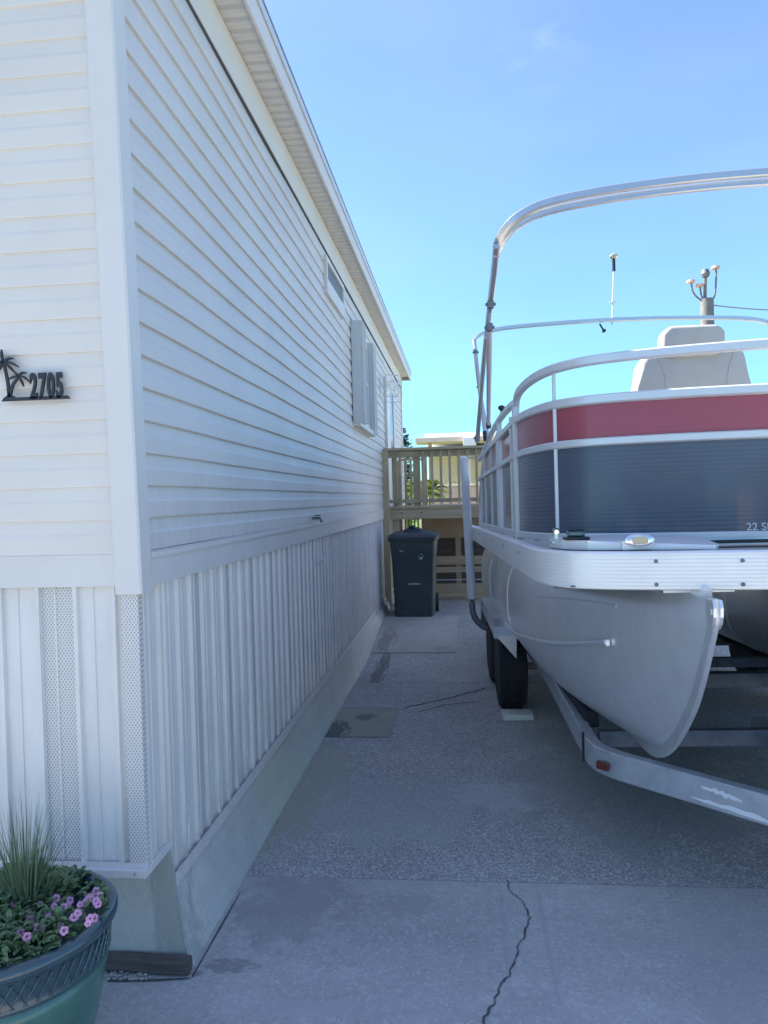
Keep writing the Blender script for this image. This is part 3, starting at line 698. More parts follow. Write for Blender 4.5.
for s in (0, 1):
    uu = BW - .125 if s else .125
    bm = NB(); box(bm, uu - .045, uu + .045, -.215, -.145, .171, .182, .004); nlb = bo('navigation_light', bm, m_black)
    bm = NB(); box(bm, uu - .036, uu + .030, -.208, -.152, .182, .205, .010); bo('lens', bm, m_navlens, parent=nlb)
    bm = NB(); box(bm, uu - .032, uu + .028, -.202, -.156, .205, .211, .003); bo('cap', bm, m_black, parent=nlb)
    uc = BW - .075 if s else .075
    bm = NB(); tube(bm, [(uc, -.03, .16), (uc, -.03, .195)], .010, 8); tube(bm, [(uc - .01, -.11, .200), (uc, -.06, .205), (uc, 0, .205), (uc + .01, .05, .198)], .009, 8); box(bm, uc - .02, uc + .02, -.06, .0, .150, .162, .003); bo('cleat', bm, m_chrome, smooth=True)
# under-gate strip
bm = NB(); box(bm, .66, 1.84, .085, .10, .136, .155); box(bm, .66, 1.84, -.02, .08, .131, .137, 0); bo('gate_threshold', bm, m_alum)
bm = NB(); box(bm, .66, .95, -.030, -.022, .137, .150); bo('threshold_slot', bm, m_black)
# model lettering on the bow panel
def vof(u):
    for a, b2 in zip(fp[:-1], fp[1:]):
        if a[0] <= u <= b2[0]: t = (u - a[0]) / max(1e-6, b2[0] - a[0]); return a[1] + (b2[1] - a[1]) * t
    return .12
yaw = math.atan2(vof(1.05) - vof(.88), .17)
text('lettering', '22 SL', .043, Matrix.Translation((.872 - OFF.x, vof(.872) - .0065 - OFF.y, .180 - OFF.z)) @ Matrix.Rotation(yaw, 4, 'Z') @ Matrix.Rotation(R_(90), 4, 'X'), m_letter, boat, sx=1.05, ext=.0006)

# pontoons with swept nose cones
KEEL = [(-.02, -.51), (-.10, -.508), (-.17, -.460), (-.317, -.37), (-.45, -.26), (-.632, -.04), (-.70, .09), (-.735, .22), (-.750, .5), (-.7525, .62)]
def vkeel(w_):
    for (a, b_), (c, d) in zip(KEEL[:-1], KEEL[1:]):
        if w_ >= c: t = max(0, (a - w_) / (a - c)); return b_ + (d - b_) * t
    return KEEL[-1][1]
def pontoon(uc):
    r = .385; n = 36; ts = [0, .01, .025, .05, .08, .12, .17, .23, .30, .38, .47, .57, .68, .8, .93, 1.0]
    bm = NB(); Lf = []; Rt = []
    for k in range(n + 1):
        a = math.pi * k / n; w_ = -.3675 + r * math.cos(a); x = abs(math.cos(a))
        rc = r * (1 - x ** 2.8) ** (1 / 2.8) if a < math.pi / 2 else r * (1 - x ** 2.45) ** (1 / 2.45)
        vk = vkeel(w_); cl = []; cr_ = []
        for t in ts + [2.2, 3.6, 5.0]:
            if t <= 1: v = vk + (2.0 - vk) * t; s_ = (v - vk) / (2.0 - vk); b_ = rc * (1 - (1 - s_) ** 2.55)
            else: v = t; b_ = rc
            b_ = max(b_, .0015)
            cl.append(bm.verts.new((uc - b_, v, w_))); cr_.append(bm.verts.new((uc + b_, v, w_)))
        Lf.append(cl); Rt.append(cr_)
    for G in (Lf, Rt):
        for i in range(n):
            for j in range(len(G[0]) - 1): bm.faces.new((G[i][j], G[i + 1][j], G[i + 1][j + 1], G[i][j + 1]))
    bmesh.ops.remove_doubles(bm, verts=bm.verts, dist=.0035)
    bmesh.ops.holes_fill(bm, edges=bm.edges, sides=0)
    po = bo('pontoon', bm, m_pont, smooth=True)
    def ringpt(k, n_=48):
        a = 2 * math.pi * k / n_; x = abs(math.cos(a)); e = 2.8 if math.cos(a) > 0 else 2.45; rc = (r + .001) * (1 - x ** e) ** (1 / e)
        return (uc - rc * (1 if math.sin(a) > 0 else -1), -.3675 + (r + .001) * math.cos(a))
    for vv in (2.35, 3.9):
        bm = NB(); sweep(bm, [(ringpt(k)[0], vv, ringpt(k)[1]) for k in range(3, 46)], rect(.0022, .005), up=(0, 1, 0)); bo('weld_seam', bm, m_keel, parent=po)
    # keel strip along nose and belly
    kp = smooth_path([(uc, -.515, -.02), (uc, -.512, -.09), (uc, -.463, -.18), (uc, -.378, -.315), (uc, -.268, -.45), (uc, -.045, -.636), (uc, .188, -.738), (uc, .5, -.756), (uc, 1.2, -.757), (uc, 4.8, -.757)], 6)
    bm = NB(); sweep(bm, kp, rect(.026, .010, .004), up=(1, 0, 0)); 
    bo('keel_strip', bm, m_keel, smooth=True, parent=po)
    # lifting plate with rounded head at the tip
    bm = NB()
    prism(bm, [(-.548, -.02), (-.556, -.045), (-.554, -.075), (-.542, -.10), (-.525, -.118), (-.495, -.11), (-.48, -.02)], uc - .016, uc - .006, 'x')
    prism(bm, [(-.548, -.02), (-.556, -.045), (-.554, -.075), (-.542, -.10), (-.525, -.118), (-.495, -.11), (-.48, -.02)], uc + .006, uc + .016, 'x')
    tube(bm, [(uc - .019, -.530, -.06), (uc + .019, -.530, -.06)], .011, 12)
    bo('bow_eye', bm, m_keel, parent=po)
    bm = NB(); box(bm, uc - .12, uc + .12, -.38, 5.1, -.012, .010); bo('tube_riser', bm, m_alum, parent=po)
    return po
po1 = pontoon(.5); pontoon(2.0)
SPR = [(.112, 2.4, -.53), (.116, 1.891, -.515), (.117, 1.54, -.473), (.138, 1.126, -.427), (.172, .824, -.392), (.22, .531, -.346), (.266, .305, -.303), (.304, .149, -.272)]
CRS = [(.118, 1.9, -.28), (.158, 1.111, -.191), (.198, .792, -.16), (.256, .452, -.132), (.299, .238, -.12), (.331, .093, -.115)]
for s in (0, 1):
    g = lambda u: BW - u if s else u
    pts = SPR
    pts = smooth_path([(g(a), b2, c) for a, b2, c in pts], 5)
    bm = NB(); tube(bm, [p + Vector((-.004 if not s else .004, 0, 0)) for p in pts], .012, 8); e = pts[-1]; box(bm, e.x - .008, e.x + .010, e.y - .009, e.y + .009, e.z - .018, e.z + .012, .003)
    bo('spray_rail', bm, m_keel, smooth=True)
    bm = NB(); sweep(bm, smooth_path([(g(a), b2, c) for a, b2, c in CRS], 6), rect(.002, .003)); bo('weld_seam', bm, m_keel)
# cross beams under the deck
bm = NB()
for k in range(11): box(bm, .06, 2.44, -.1 + k * .5, -.05 + k * .5, -.02, .010)
bo('cross_channels', bm, m_galvd)
bm = NB(); box(bm, .08, 2.42, -.30, 5.1, .006, .0115); bo('under_deck', bm, m_galvd)
# seat: high-backed helm seat
SV = 2.6
bm = NB()
def rbox(bm, u0, u1, v0, v1, z0, z1, bev): box(bm, u0, u1, v0, v1, z0, z1, bev)
def seatshape(pts, v0, v1, name, lean=.12, m=m_seat, bev=.035):
    bm = NB(); prism(bm, pts, v0, v1)
    bmesh.ops.bevel(bm, geom=bm.edges[:], offset=bev, segments=4, profile=.5, affect='EDGES')
    return bo(name, bm, m, smooth=True)
seat = seatshape([(1.13, .95), (1.13, 1.15), (1.16, 1.34), (1.24, 1.44), (1.36, 1.48), (1.74, 1.48), (1.86, 1.46), (1.91, 1.38), (1.945, 1.15), (1.95, .95)], SV, SV + .22, 'seat_back')
s2 = seatshape([(1.30, 1.40), (1.305, 1.54), (1.36, 1.595), (1.70, 1.595), (1.755, 1.55), (1.755, 1.42), (1.70, 1.365), (1.36, 1.365)], SV - .045, SV + .10, 'headrest', bev=.03); s2.parent = seat
for P_ in ([(1.30, .97), (1.33, 1.2), (1.27, 1.40)], [(1.80, .97), (1.77, 1.2), (1.83, 1.41)]):
    bm = NB(); tube(bm, smooth_path([(a, SV - .001, b_) for a, b_ in P_], 6), .004, 6); bo('piping', bm, m_seat, smooth=True, parent=seat)
bm = NB(); box(bm, 1.16, 1.92, SV - .5, SV + .1, .55, .75, .05); box(bm, 1.3, 1.8, SV - .4, SV + .1, .13, .55, .03); box(bm, 1.2, 1.88, SV - .02, SV + .18, .7, 1.0, .03); o = bo('seat_base', bm, m_seat, smooth=True)
# bimini frame: main double bow forward, rear bow, struts
W0, W1 = -.085, BW + .085
def bow(v0, w0, vm, wm, vc, wc, nm, r=.014, W0=-.085):
    W1 = BW - W0
    def leg(u, du):
        return [Vector((u + .06 * du, v0, w0)), Vector((u + .02 * du, v0 + (vm - v0) * .5, w0 + (wm - w0) * .48)), Vector((u, vm, wm))]
    L_ = leg(W0, 1); R2 = leg(W1, -1)
    D, E = vc - vm, wc - wm
    top = [Vector((W0 + a_, vm + D * b_, wm + E * c_)) for a_, b_, c_ in ((.006, .22, .20), (.040, .42, .42), (.11, .6, .62), (.25, .74, .78), (.55, .88, .90), (.95, .97, .98))] + [Vector((BW / 2, vc, wc))]
    tm = top[:-1][::-1]; tm = [Vector((BW - p.x, p.y, p.z)) for p in tm]
    P = smooth_path(L_ + top + tm + R2[::-1], 6)
    bm = NB(); sweep(bm, P, rect(r * .8, r, .004)); 
    return bo(nm, bm, m_bow, smooth=True), P
b1, P1 = bow(2.95, .84, .52, 1.45, .35, 1.735, 'canopy_bow', .017)
b2_, P2_ = bow(2.90, .86, .545, 1.42, .375, 1.702, 'canopy_bow', .015)
b3, P3 = bow(3.0, .86, 3.4, 1.70, 3.45, 1.87, 'canopy_bow', .017, W0=-.0)
for s in (0, 1):
    g = lambda u: BW - u if s else u
    def strut(a, b2, nm='canopy_strut', r=.013, cap=True):
        a = Vector((g(a[0]), a[1], a[2])); b2 = Vector((g(b2[0]), b2[1], b2[2]))
        bm = NB(); tube(bm, [a, b2], r, 10); o = bo(nm, bm, m_pvc if r > .014 else m_bow, smooth=True)
        if cap:
            d = (b2 - a).normalized(); bm = NB(); tube(bm, [a - d * .03, a + d * .05], r * 1.25, 10); bo('end_cap', bm, m_black, parent=o)
    strut((.045, 2.72, .93), (-.08, .95, 1.245), r=.0165)
    strut((.03, 2.90, .86), (.008, 3.33, 1.58), r=.013)
    strut((-.03, 3.05, .84), (-.09, 1.05, 1.22), r=.011, cap=False)
    for (u, v, w_) in ((-.082, .93, 1.245), (-.085, .80, 1.33), (.005, 3.36, 1.62), (.02, 3.2, 1.3), (-.03, 2.96, .86)):
        bm = NB(); box(bm, g(u) - .016, g(u) + .016, v - .02, v + .02, w_ - .02, w_ + .02, .005); tube(bm, [(g(u) - .026, v, w_), (g(u) + .026, v, w_)], .008, 8); bo('hinge', bm, m_galvd)
# anchor light on the rear bow
bm = NB(); tube(bm, [(1.165, 3.45, 1.83), (1.19, 3.45, 2.30)], .007, 8); tube(bm, [(1.145, 3.45, 2.02), (1.21, 3.45, 2.02)], .005, 6); al = bo('light_mast', bm, m_pvc, smooth=True)
bm = NB(); lathe(bm, [(.014, 0), (.014, .10), (0, .10)], 12, (1.191, 3.45, 2.28)); bo('mast_head', bm, m_black, parent=al)
bm = NB(); lathe(bm, [(.02, 0), (.035, .015), (.035, .03), (.015, .045), (0, .048)], 14, (1.192, 3.45, 2.385)); bo('lamp', bm, m_lens, parent=al, smooth=True)
bm = NB(); tube(bm, [(1.06, 3.45, 1.84), (1.09, 3.44, 1.78)], .008, 6); box(bm, 1.08, 1.105, 3.42, 3.46, 1.765, 1.79, .004); bo('clip', bm, m_black)
# mushroom knob near gate
bm = NB(); lathe(bm, [(.008, 0), (.008, .03), (.02, .035), (.022, .055), (0, .065)], 12, (.05, 1.75, .885)); bo('knob', bm, m_black, smooth=True)
# stern locker hump, engine
bm = NB(); box(bm, .5, 2.0, 3.9, 4.5, .13, .62, .05); bo('stern_locker', bm, m_seat, smooth=True)
bm = NB(); box(bm, 1.08, 1.42, 5.15, 5.65, .2, .8, .10); box(bm, 1.18, 1.32, 5.25, 5.45, -.75, .2, .03); bo('outboard_motor', bm, m_black, smooth=True)

# ------------------------------------------------------------------ trailer
yawT = math.atan2(-Rv.y * -1, Rv.x) if False else math.atan2(Rv.y, Rv.x)
tr = thing('boat_trailer', (BO.x, BO.y, 0), 'galvanised twin axle trailer carrying the pontoon boat', 'boat trailer', rz=yawT)
def to(name, bm, m, smooth=False, parent=None): return obj(name, bm, m, parent or tr, smooth=smooth)
def T(x, y, z):   # world -> trailer-local
    v = Matrix.Rotation(-yawT, 3, 'Z') @ (Vector((x, y, z)) - Vector((BO.x, BO.y, 0))); return v
A0 = T(.56, 4.95, .43); A1 = T(.575, 3.44, .43); A2 = T(1.10, 2.93, .43)
cu = 1.25
dirv = (A2 - A1).normalized(); tip = A1 + dirv * ((cu - A1.x) / dirv.x)
for s in (0, 1):
    g = lambda p: Vector((2 * cu - p.x, p.y, p.z)) if s else Vector(p)
    st = Vector((A0.x - .0, 5.6, .43)); a1b = A1 + (A0 - A1).normalized() * .13; a1c = A1 + dirv * .13
    P = [g(st), g(A0)] + [g(p) for p in smooth_path([a1b, A1 * .5 + (a1b + a1c) * .25, a1c], 4)] + [g(A1 + dirv * .45), g(tip)]
    bm = NB(); sweep(bm, P, rect(.028, .058, .006)); fr_ = to('frame_rail', bm, m_galv)
    if not s:
        # reinforcing lip and white scrapes
        e = dirv; n_ = Vector((e.y, -e.x, 0))
        if n_.y > 0: n_ = -n_
        def onrail(t, z): return A1 + e * t + n_ * .0305 + Vector((0, 0, z))
        for (t0, t1, z0, z1) in ((.50, .66, .012, .036), (.46, .84, -.040, -.016)):
            n = 16; up = []; lo = []
            for k in range(n + 1):
                t = t0 + (t1 - t0) * k / n; env = math.sin(math.pi * min(.97, k / n + .03)) ** .5
                cz = (z0 + z1) / 2 + random.uniform(-.003, .003) - (.012 * k / n)
                up.append(onrail(t, cz + (z1 - z0) / 2 * env * random.uniform(.5, 1.3))); lo.append(onrail(t, cz - (z1 - z0) / 2 * env * random.uniform(.3, 1.2)))
            vs_ = [tuple(p) for p in up + lo[::-1]]; fs_ = []
            m2 = len(up)
            for k in range(n): fs_.append((k, k + 1, len(vs_) - 2 - k, len(vs_) - 1 - k))
            raw('paint_scrape', vs_, fs_, m_scrape, fr_)
# inclined front joint plate + marker light
bm = NB(); p = A1 + (A0 - A1).normalized() * .17
box(bm, p.x - .036, p.x - .028, p.y - .012, p.y + .012, .365, .50); to('frame_clamp', bm, m_black)
mq = A1 + dirv * .055; nn = Vector((dirv.y, -dirv.x, 0)); nn = nn if nn.y < 0 else -nn
bm = NB(); box(bm, -.030, .030, -.010, .010, -.018, .018, .005, M=Matrix.Translation(mq + nn * .036 + Vector((0, 0, -.006))) @ Matrix.Rotation(math.atan2(dirv.y, dirv.x), 4, 'Z')); to('marker_light', bm, m_amber)
for s in (0, 1):
    yy_ = T(0, 3.7, 0).y
for (y, z0, z1, th) in ((T(0, 3.72, 0).y, .38, .46, .05), (T(0, 4.75, 0).y, .40, .49, .08), (T(0, 5.15, 0).y, .44, .50, .05), (T(0, 6.1, 0).y, .44, .52, .06)):
    bm = NB(); box(bm, A0.x + .03, 2 * cu - A0.x - .03, y, y + th, z0, z1, .005); to('cross_member', bm, m_galvd)
bm = NB(); box(bm, cu - .04, cu + .04, tip.y - 1.2, tip.y + 1.6, .36, .44, .006); to('tongue', bm, m_galv)
bm = NB(); tube(bm, [(cu, tip.y - 1.1, .05), (cu, tip.y - 1.1, .55)], .03, 12); lathe(bm, [(.07, -.0), (.07, .03), (.02, .06), (0, .06)], 14, (cu, tip.y - 1.1, .0)); to('jack', bm, m_galv)
for uo in (.5, 2.0):
    for d in (-.14, .14):
        bm = NB(); box(bm, uo + d - .035, uo + d + .035, .75, 5.2, .455, .535 , .008); to('bunk_board', bm, m_carpet)
# wheels
def wheel(ut, yt, name='wheel'):
    c = Vector((ut, yt, .305)); MW = Matrix.Translation(c) @ Matrix.Rotation(R_(90), 4, 'Y')
    bm = NB(); lathe(bm, [(.19, -.10), (.235, -.105), (.285, -.098), (.30, -.085), (.305, -.06), (.305, .06), (.30, .085), (.285, .098), (.235, .105), (.19, .10)], 40, (0, 0, 0), MW)
    for z in (-.045, 0, .045):
        pass
    ty = to('wheel', bm, m_rub, smooth=True)
    bm = NB(); lathe(bm, [(.195, -.095), (.19, -.07), (.17, -.06), (.10, -.075), (.05, -.09), (0, -.09)], 30, (0, 0, 0), MW); lathe(bm, [(.195, .095), (.17, .05), (0, .04)], 30, (0, 0, 0), MW)
    to('rim', bm, m_galvd, smooth=True, parent=ty)
    bm = NB()
    for k in range(40):
        a = 2 * math.pi * k / 40
        for z, o_ in ((-.062, 0), (-.02, .5), (.02, 0), (.062, .5)):
            aa = a + o_ * math.pi / 40
            box(bm, -.009, .009, -.014, .014, -.016, .016, M=MW @ Matrix.Rotation(aa, 4, 'Z') @ Matrix.Translation((.305, 0, z)))
    to('tread', bm, m_rub, parent=ty)
tw = T(.345, 5.87, 0)
for s in (0, 1):
    for dy in (0, .82):
        u = 2 * cu - tw.x if s else tw.x
        wheel(u, tw.y + dy)
    bm = NB(); x0 = u - .14; x1 = u + .125
    pr = [(tw.y - .30, .58), (tw.y - .29, .60), (tw.y - .26, .66), (tw.y - .16, .70), (tw.y + .98, .70), (tw.y + 1.1, .66), (tw.y + 1.22, .42)]
    pin = [(a + (.006 if i < 3 else -.006 if i > 4 else 0), b_ - .008) for i, (a, b_) in enumerate(pr)]
    prism(bm, pr + pin[::-1], x0, x1, 'x')
    xo = x1 - .004 if s else x0
    prism(bm, [(tw.y - .30, .58), (tw.y - .26, .66), (tw.y - .16, .70), (tw.y + .98, .70), (tw.y + 1.1, .66), (tw.y + 1.22, .42), (tw.y + 1.15, .42), (tw.y + 1.02, .60), (tw.y - .12, .60)], xo - .004, xo, 'x')
    prism(bm, [(x0 + .01, .60), (x0 + .16, .60), (x0 + .155, .43)] if not s else [(x1 - .16, .60), (x1 - .01, .60), (x1 - .155, .43)], tw.y - .31, tw.y - .302)
    to('fender', bm, m_alum)
for dy in (0, .82):
    bm = NB(); box(bm, tw.x, 2 * cu - tw.x, tw.y + dy - .025, tw.y + dy + .025, .28, .33, .004); to('axle', bm, m_galvd)
# guide poles
for s in (0, 1):
    a = T(.075, 6.85, .70); b_ = T(.035, 6.85, 1.95); c_ = T(.09, 6.80, .55); d_ = T(.20, 6.75, .45); e_ = T(.42, 6.75, .45)
    g = lambda p: Vector((2 * cu - p.x, p.y, p.z)) if s else p
    bm = NB(); tube(bm, [g(a), g(b_)], .038, 14); lathe(bm, [(.040, 0), (.040, .02), (.02, .035), (0, .036)], 14, g(b_)); gp_ = to('guide_pole', bm, m_pvc, smooth=True)
    bm = NB(); tube(bm, smooth_path([g(a + Vector((0, 0, .1))), g(a), g(c_), g(d_), g(e_)], 5), .028, 12); to('pole_bracket', bm, m_galvd, smooth=True, parent=gp_)
# wood block under the tyre
bk = tw + Vector((-.02, -.30, 0)); wk = thing('wheel_chock', (BO.x, BO.y, 0), 'pale wooden board wedged under the front trailer tyre', 'wheel chock', rz=yawT)
bm = NB(); prism(bm, [(bk.y - .10, 0.004), (bk.y - .10, .042), (bk.y + .06, .042), (bk.y + .1, .004)], tw.x - .10, tw.x + .115, 'x'); obj('block', bm, mat('pale_board', (.62, .59, .54), .9, var=.2, vscale=12), wk)

# ------------------------------------------------------------------ refuse bin
gb = gz(9.4)
bin_ = thing('wheeled_bin', (-.60, 9.50, gb), 'dark green wheeled refuse bin in front of the wooden deck', 'refuse bin', rz=R_(-2))
bm = NB()
def loft_rects(bm, secs, r=.04, n=4):
    rings = []
    for (hx, hy, cy, z) in secs:
        ring = []
        for qx, qy, a0 in ((1, 1, 0), (-1, 1, 90), (-1, -1, 180), (1, -1, 270)):
            for k in range(n + 1):
                a = R_(a0 + 90 * k / n); ring.append(bm.verts.new((qx * (hx - r) + r * math.cos(a), cy + qy * (hy - r) + r * math.sin(a), z)))
        rings.append(ring)
    m_ = len(rings[0])
    for i in range(len(rings) - 1):
        for j in range(m_): bm.faces.new((rings[i][j], rings[i][(j + 1) % m_], rings[i + 1][(j + 1) % m_], rings[i + 1][j]))
    bm.faces.new(rings[0][::-1]); bm.faces.new(rings[-1])
loft_rects(bm, [(.255, .28, 0, 0.0), (.262, .29, 0, .06), (.262, .29, 0, .07), (.272, .30, 0, .38), (.285, .315, 0, .75), (.29, .32, 0, .76), (.302, .335, 0, .94), (.302, .335, 0, .96), (.325, .36, 0, .965), (.325, .36, 0, 1.0)])
bd = obj('body', bm, m_bin, bin_, smooth=True)
bm = NB(); loft_rects(bm, [(.33, .37, 0, 0), (.335, .375, 0, .02), (.31, .35, 0, .055), (.22, .26, 0, .08)], .06)
for v in bm.verts: v.co.z += 1.0 + .02 * (v.co.y)
ld = obj('lid', bm, m_bin, bin_, smooth=True)
bm = NB(); loft_rects(bm, [(.13, .10, -.1, 1.07), (.12, .09, -.1, 1.11), (.06, .05, -.1, 1.135)], .03); box(bm, -.05, .03, -.2, -.05, 1.13, 1.16, .01); obj('lid_handle', bm, m_bin, ld)
for s in (-1, 1):
    bm = NB(); lathe(bm, [(0, -.03), (.12, -.03), (.125, 0), (.12, .03), (0, .03)], 20, (0, 0, 0), Matrix.Translation((s * .27, .27, .125)) @ Matrix.Rotation(R_(90), 4, 'Y')); obj('wheel', bm, m_black, bin_, smooth=True)
bm = NB(); box(bm, -.06, .09, -.315, -.308, .42, .428); box(bm, -.17, -.12, -.332, -.325, .84, .846); obj('grip_bar', bm, m_pvc, bin_)
bm = NB()
for t in range(20):
    a = 2 * math.pi * t / 20
sweep(bm, [(.115 + .028 * math.cos(2 * math.pi * t / 20), -.332, .77 + .035 * math.sin(2 * math.pi * t / 20)) for t in range(21)], rect(.002, .006), up=(0, 1, 0)); lathe(bm, [(.016, 0), (.016, .003)], 12, (0, 0, 0), Matrix.Translation((.118, -.325, .752)) @ Matrix.Rotation(R_(90), 4, 'X'))
obj('emblem', bm, mat('bin_print', (.40, .52, .50), .6), bin_)

bin_.scale = (.91, .88, .97)
# ------------------------------------------------------------------ deck with railing
YD = 10.15; XD0, XD1 = -1.025, .75; ZD = 1.515
dk = thing('wooden_deck', (-.2, YD, gz(YD)), 'raised pine deck with baluster railing behind the refuse bin', 'deck')
DO = (-.2, YD, gz(YD))
def dp(name, bm, m): return obj(name, bm, m, dk, off=DO)
g0 = gz(YD)
bm = NB(); box(bm, XD0, XD1, YD, YD + .038, ZD - .175, ZD - .03, .003); dp('rim_joist', bm, m_woodh)
bm = NB()
for k in range(17): box(bm, XD0 + .001, XD1 + .02, YD - .02 + k * .095, YD + .07 + k * .095, ZD - .027, ZD, .002)
dp('deck_boards', bm, m_woodh)
bm = NB()
for k in range(5): box(bm, XD0 + .02 + k * .42, XD0 + .058 + k * .42, YD + .04, YD + 1.55, ZD - .17, ZD - .03)
dp('joists', bm, m_wood)
bm = NB(); 
for x, y in ((-.70, -.03), (-.43, -.03)): lathe(bm, [(.014, 0), (.012, .006), (0, .008)], 8, (0, 0, 0), Matrix.Translation((x - .1, YD - .0, ZD - .09)) @ Matrix.Rotation(R_(90), 4, 'X'))
dp('bolts', bm, m_galvd)
for (x, a, z0, z1, y) in ((-1.0, .045, g0, 2.26, YD - .045), (-.89, .045, g0, 1.33, YD + .09), (-.88, .03, ZD, 2.2, YD + .06), (-.585, .052, ZD, 2.25, YD + .06), (.70, .045, g0, 2.26, YD - .045), (.70, .045, g0, 2.2, YD + 1.5), (-.55, .045, ZD, 2.25, YD + 1.5), (-.95, .045, g0, 2.2, YD + 1.5)):
    bm = NB(); box(bm, x - a / 1.1, x + a / 1.1, y - .043, y + .043, z0, z1, .004); dp('post', bm, m_wood)
bm = NB(); box(bm, XD0 - .0, XD1 + .05, YD - .08, YD + .065, 2.262, 2.297, .004); dp('handrail', bm, m_woodh)
bm = NB(); box(bm, XD0 + .05, XD1 - .08, YD - .014, YD + .024, 2.17, 2.26, .003); dp('upper_rail', bm, m_woodh)
bm = NB(); box(bm, XD0 + .05, XD1 - .08, YD - .012, YD + .024, ZD + .045, ZD + .095, .003); dp('lower_rail', bm, m_woodh)
for x in [-.80, -.50] + [-.375 + .118 * k for k in range(9)]:
    bm = NB(); box(bm, x - .017, x + .017, YD - .048, YD - .015, ZD - .02 + .04, 2.25, .002); dp('baluster', bm, m_wood)
bm = NB(); box(bm, -.95, -.55, YD + 1.47, YD + 1.53, 2.2, 2.235, .003); dp('handrail', bm, m_woodh); bm = NB(); box(bm, .0, .7, YD + 1.47, YD + 1.53, 2.2, 2.235, .003); dp('handrail', bm, m_woodh)
for x in (-.84, -.76, -.68):
    bm = NB(); box(bm, x - .017, x + .017, YD + 1.48, YD + 1.51, ZD, 2.2, .002); dp('baluster', bm, m_wood)
# under-deck bracing and panel at the back
bm = NB(); box(bm, -.60, .72, YD + 1.20, YD + 1.22, ZD - .50, ZD - .18); dp('back_panel', bm, m_ply)
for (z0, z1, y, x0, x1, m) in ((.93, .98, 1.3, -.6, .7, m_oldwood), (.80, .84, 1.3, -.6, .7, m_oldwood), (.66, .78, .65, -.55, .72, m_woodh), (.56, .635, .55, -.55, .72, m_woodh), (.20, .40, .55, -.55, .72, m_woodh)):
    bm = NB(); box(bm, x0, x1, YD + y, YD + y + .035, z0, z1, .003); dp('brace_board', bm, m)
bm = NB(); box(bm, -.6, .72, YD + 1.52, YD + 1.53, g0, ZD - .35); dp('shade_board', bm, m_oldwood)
bm = NB(); box(bm, -.1, -.02, YD + 1.25, YD + 1.29, g0, ZD - .2); dp('stud', bm, m_ply)
# stored things below deck: pipe rail on ground
bm = NB(); box(bm, -.55, .7, YD + .50, YD + .515, .455, .465); dp('pipe', bm, m_pvc)

# ------------------------------------------------------------------ planter with flowers
pc = Vector((*gpt(8, 915, .50), 0))
pc = Vector((pc.x, pc.y, 0))
pot = thing('planter_pot', tuple(pc), 'large green glazed pot with dark blue latticed band in front of the house', 'plant pot')
RP = .275
prof = [(0, .0), (.15, 0), (.165, .01), (.172, .03), (.205, .12), (.232, .22), (.252, .33), (.259, .375)]
bm = NB(); lathe(bm, prof, 64); obj('body', bm, m_glaze, pot, smooth='all')
bm = NB(); lathe(bm, [(.2595, .374), (.265, .380), (.261, .386), (.264, .42), (.267, .455), (.270, .458), (.268, .462)], 64); bnd = obj('band', bm, m_glazed, pot, smooth='all')
bm = NB()
for k in range(54):
    for sgn in (-1, 1):
        pts = []
        for t in range(5):
            a = 2 * math.pi * (k + sgn * (t / 4 - .5) * 1.3) / 54; z = .388 + .064 * t / 4; r = .2615 + (z - .386) * .09 + .001
            pts.append((r * math.cos(a), r * math.sin(a), z))
        tube(bm, pts, .0022, 5)
obj('lattice_relief', bm, mat('relief_glaze', (.04, .075, .095), .25, coat=.6), bnd, smooth=True)
bm = NB(); lathe(bm, [(.267, .460), (.279, .464), (.286, .474), (.287, .488), (.279, .498), (.262, .502), (.250, .492), (.245, .45), (.238, .41)], 64); obj('rim', bm, m_glazed, pot, smooth='all')
bm = NB(); lathe(bm, [(0, .46), (.1, .455), (.2, .448), (.246, .44)], 40)
obj('soil', bm, m_soil, pot, smooth='all')
# foliage
def leaf(vs, fs, c, d, up, ln, wd, fold=.25):
    s = d.cross(up).normalized(); n = s.cross(d).normalized(); b = len(vs)
    pts = [c, c + d * ln * .35 + s * wd * .5 + n * fold * wd, c + d * ln * .75 + s * wd * .38 + n * fold * wd * .6, c + d * ln - n * ln * .15, c + d * ln * .75 - s * wd * .38 + n * fold * wd * .6, c + d * ln * .35 - s * wd * .5 + n * fold * wd, c + d * ln * .5]
    vs += [tuple(p) for p in pts]; fs += [(b, b + 1, b + 6), (b + 1, b + 2, b + 6), (b + 2, b + 3, b + 6), (b + 3, b + 4, b + 6), (b + 4, b + 5, b + 6), (b + 5, b, b + 6)]
def rdir(zb=.3): 
    a = random.uniform(0, 2 * math.pi); z = random.uniform(-.2, 1) * .6 + zb; return Vector((math.cos(a), math.sin(a), z)).normalized()
petn = thing('petunia_plant', (pc.x, pc.y, .45), 'bushy petunia with pink flowers filling the green pot', 'flowering plant')
vs = []; fs = []
def hgt(x, y):
    r = math.hypot(x, y); return .09 * math.sqrt(max(0, 1 - (r / .30) ** 2)) + .03 * noise.noise(Vector((x * 14, y * 14, 1)))
for k in range(3400):
    r = .262 * math.sqrt(random.random()); a = random.uniform(0, 2 * math.pi); x, y = r * math.cos(a), r * math.sin(a)
    if x > .10 and y > -.02 and random.random() < .75: continue
    h = hgt(x, y) * random.uniform(.4, 1.1); d = (Vector((x, y, .02)).normalized() * .6 + rdir(.2)).normalized()
    leaf(vs, fs, Vector((x, y, h)), d, Vector((0, 0, 1)), random.uniform(.018, .034), random.uniform(.010, .018))
raw('leaves', vs, fs, m_leaf, petn)
bm = NB()
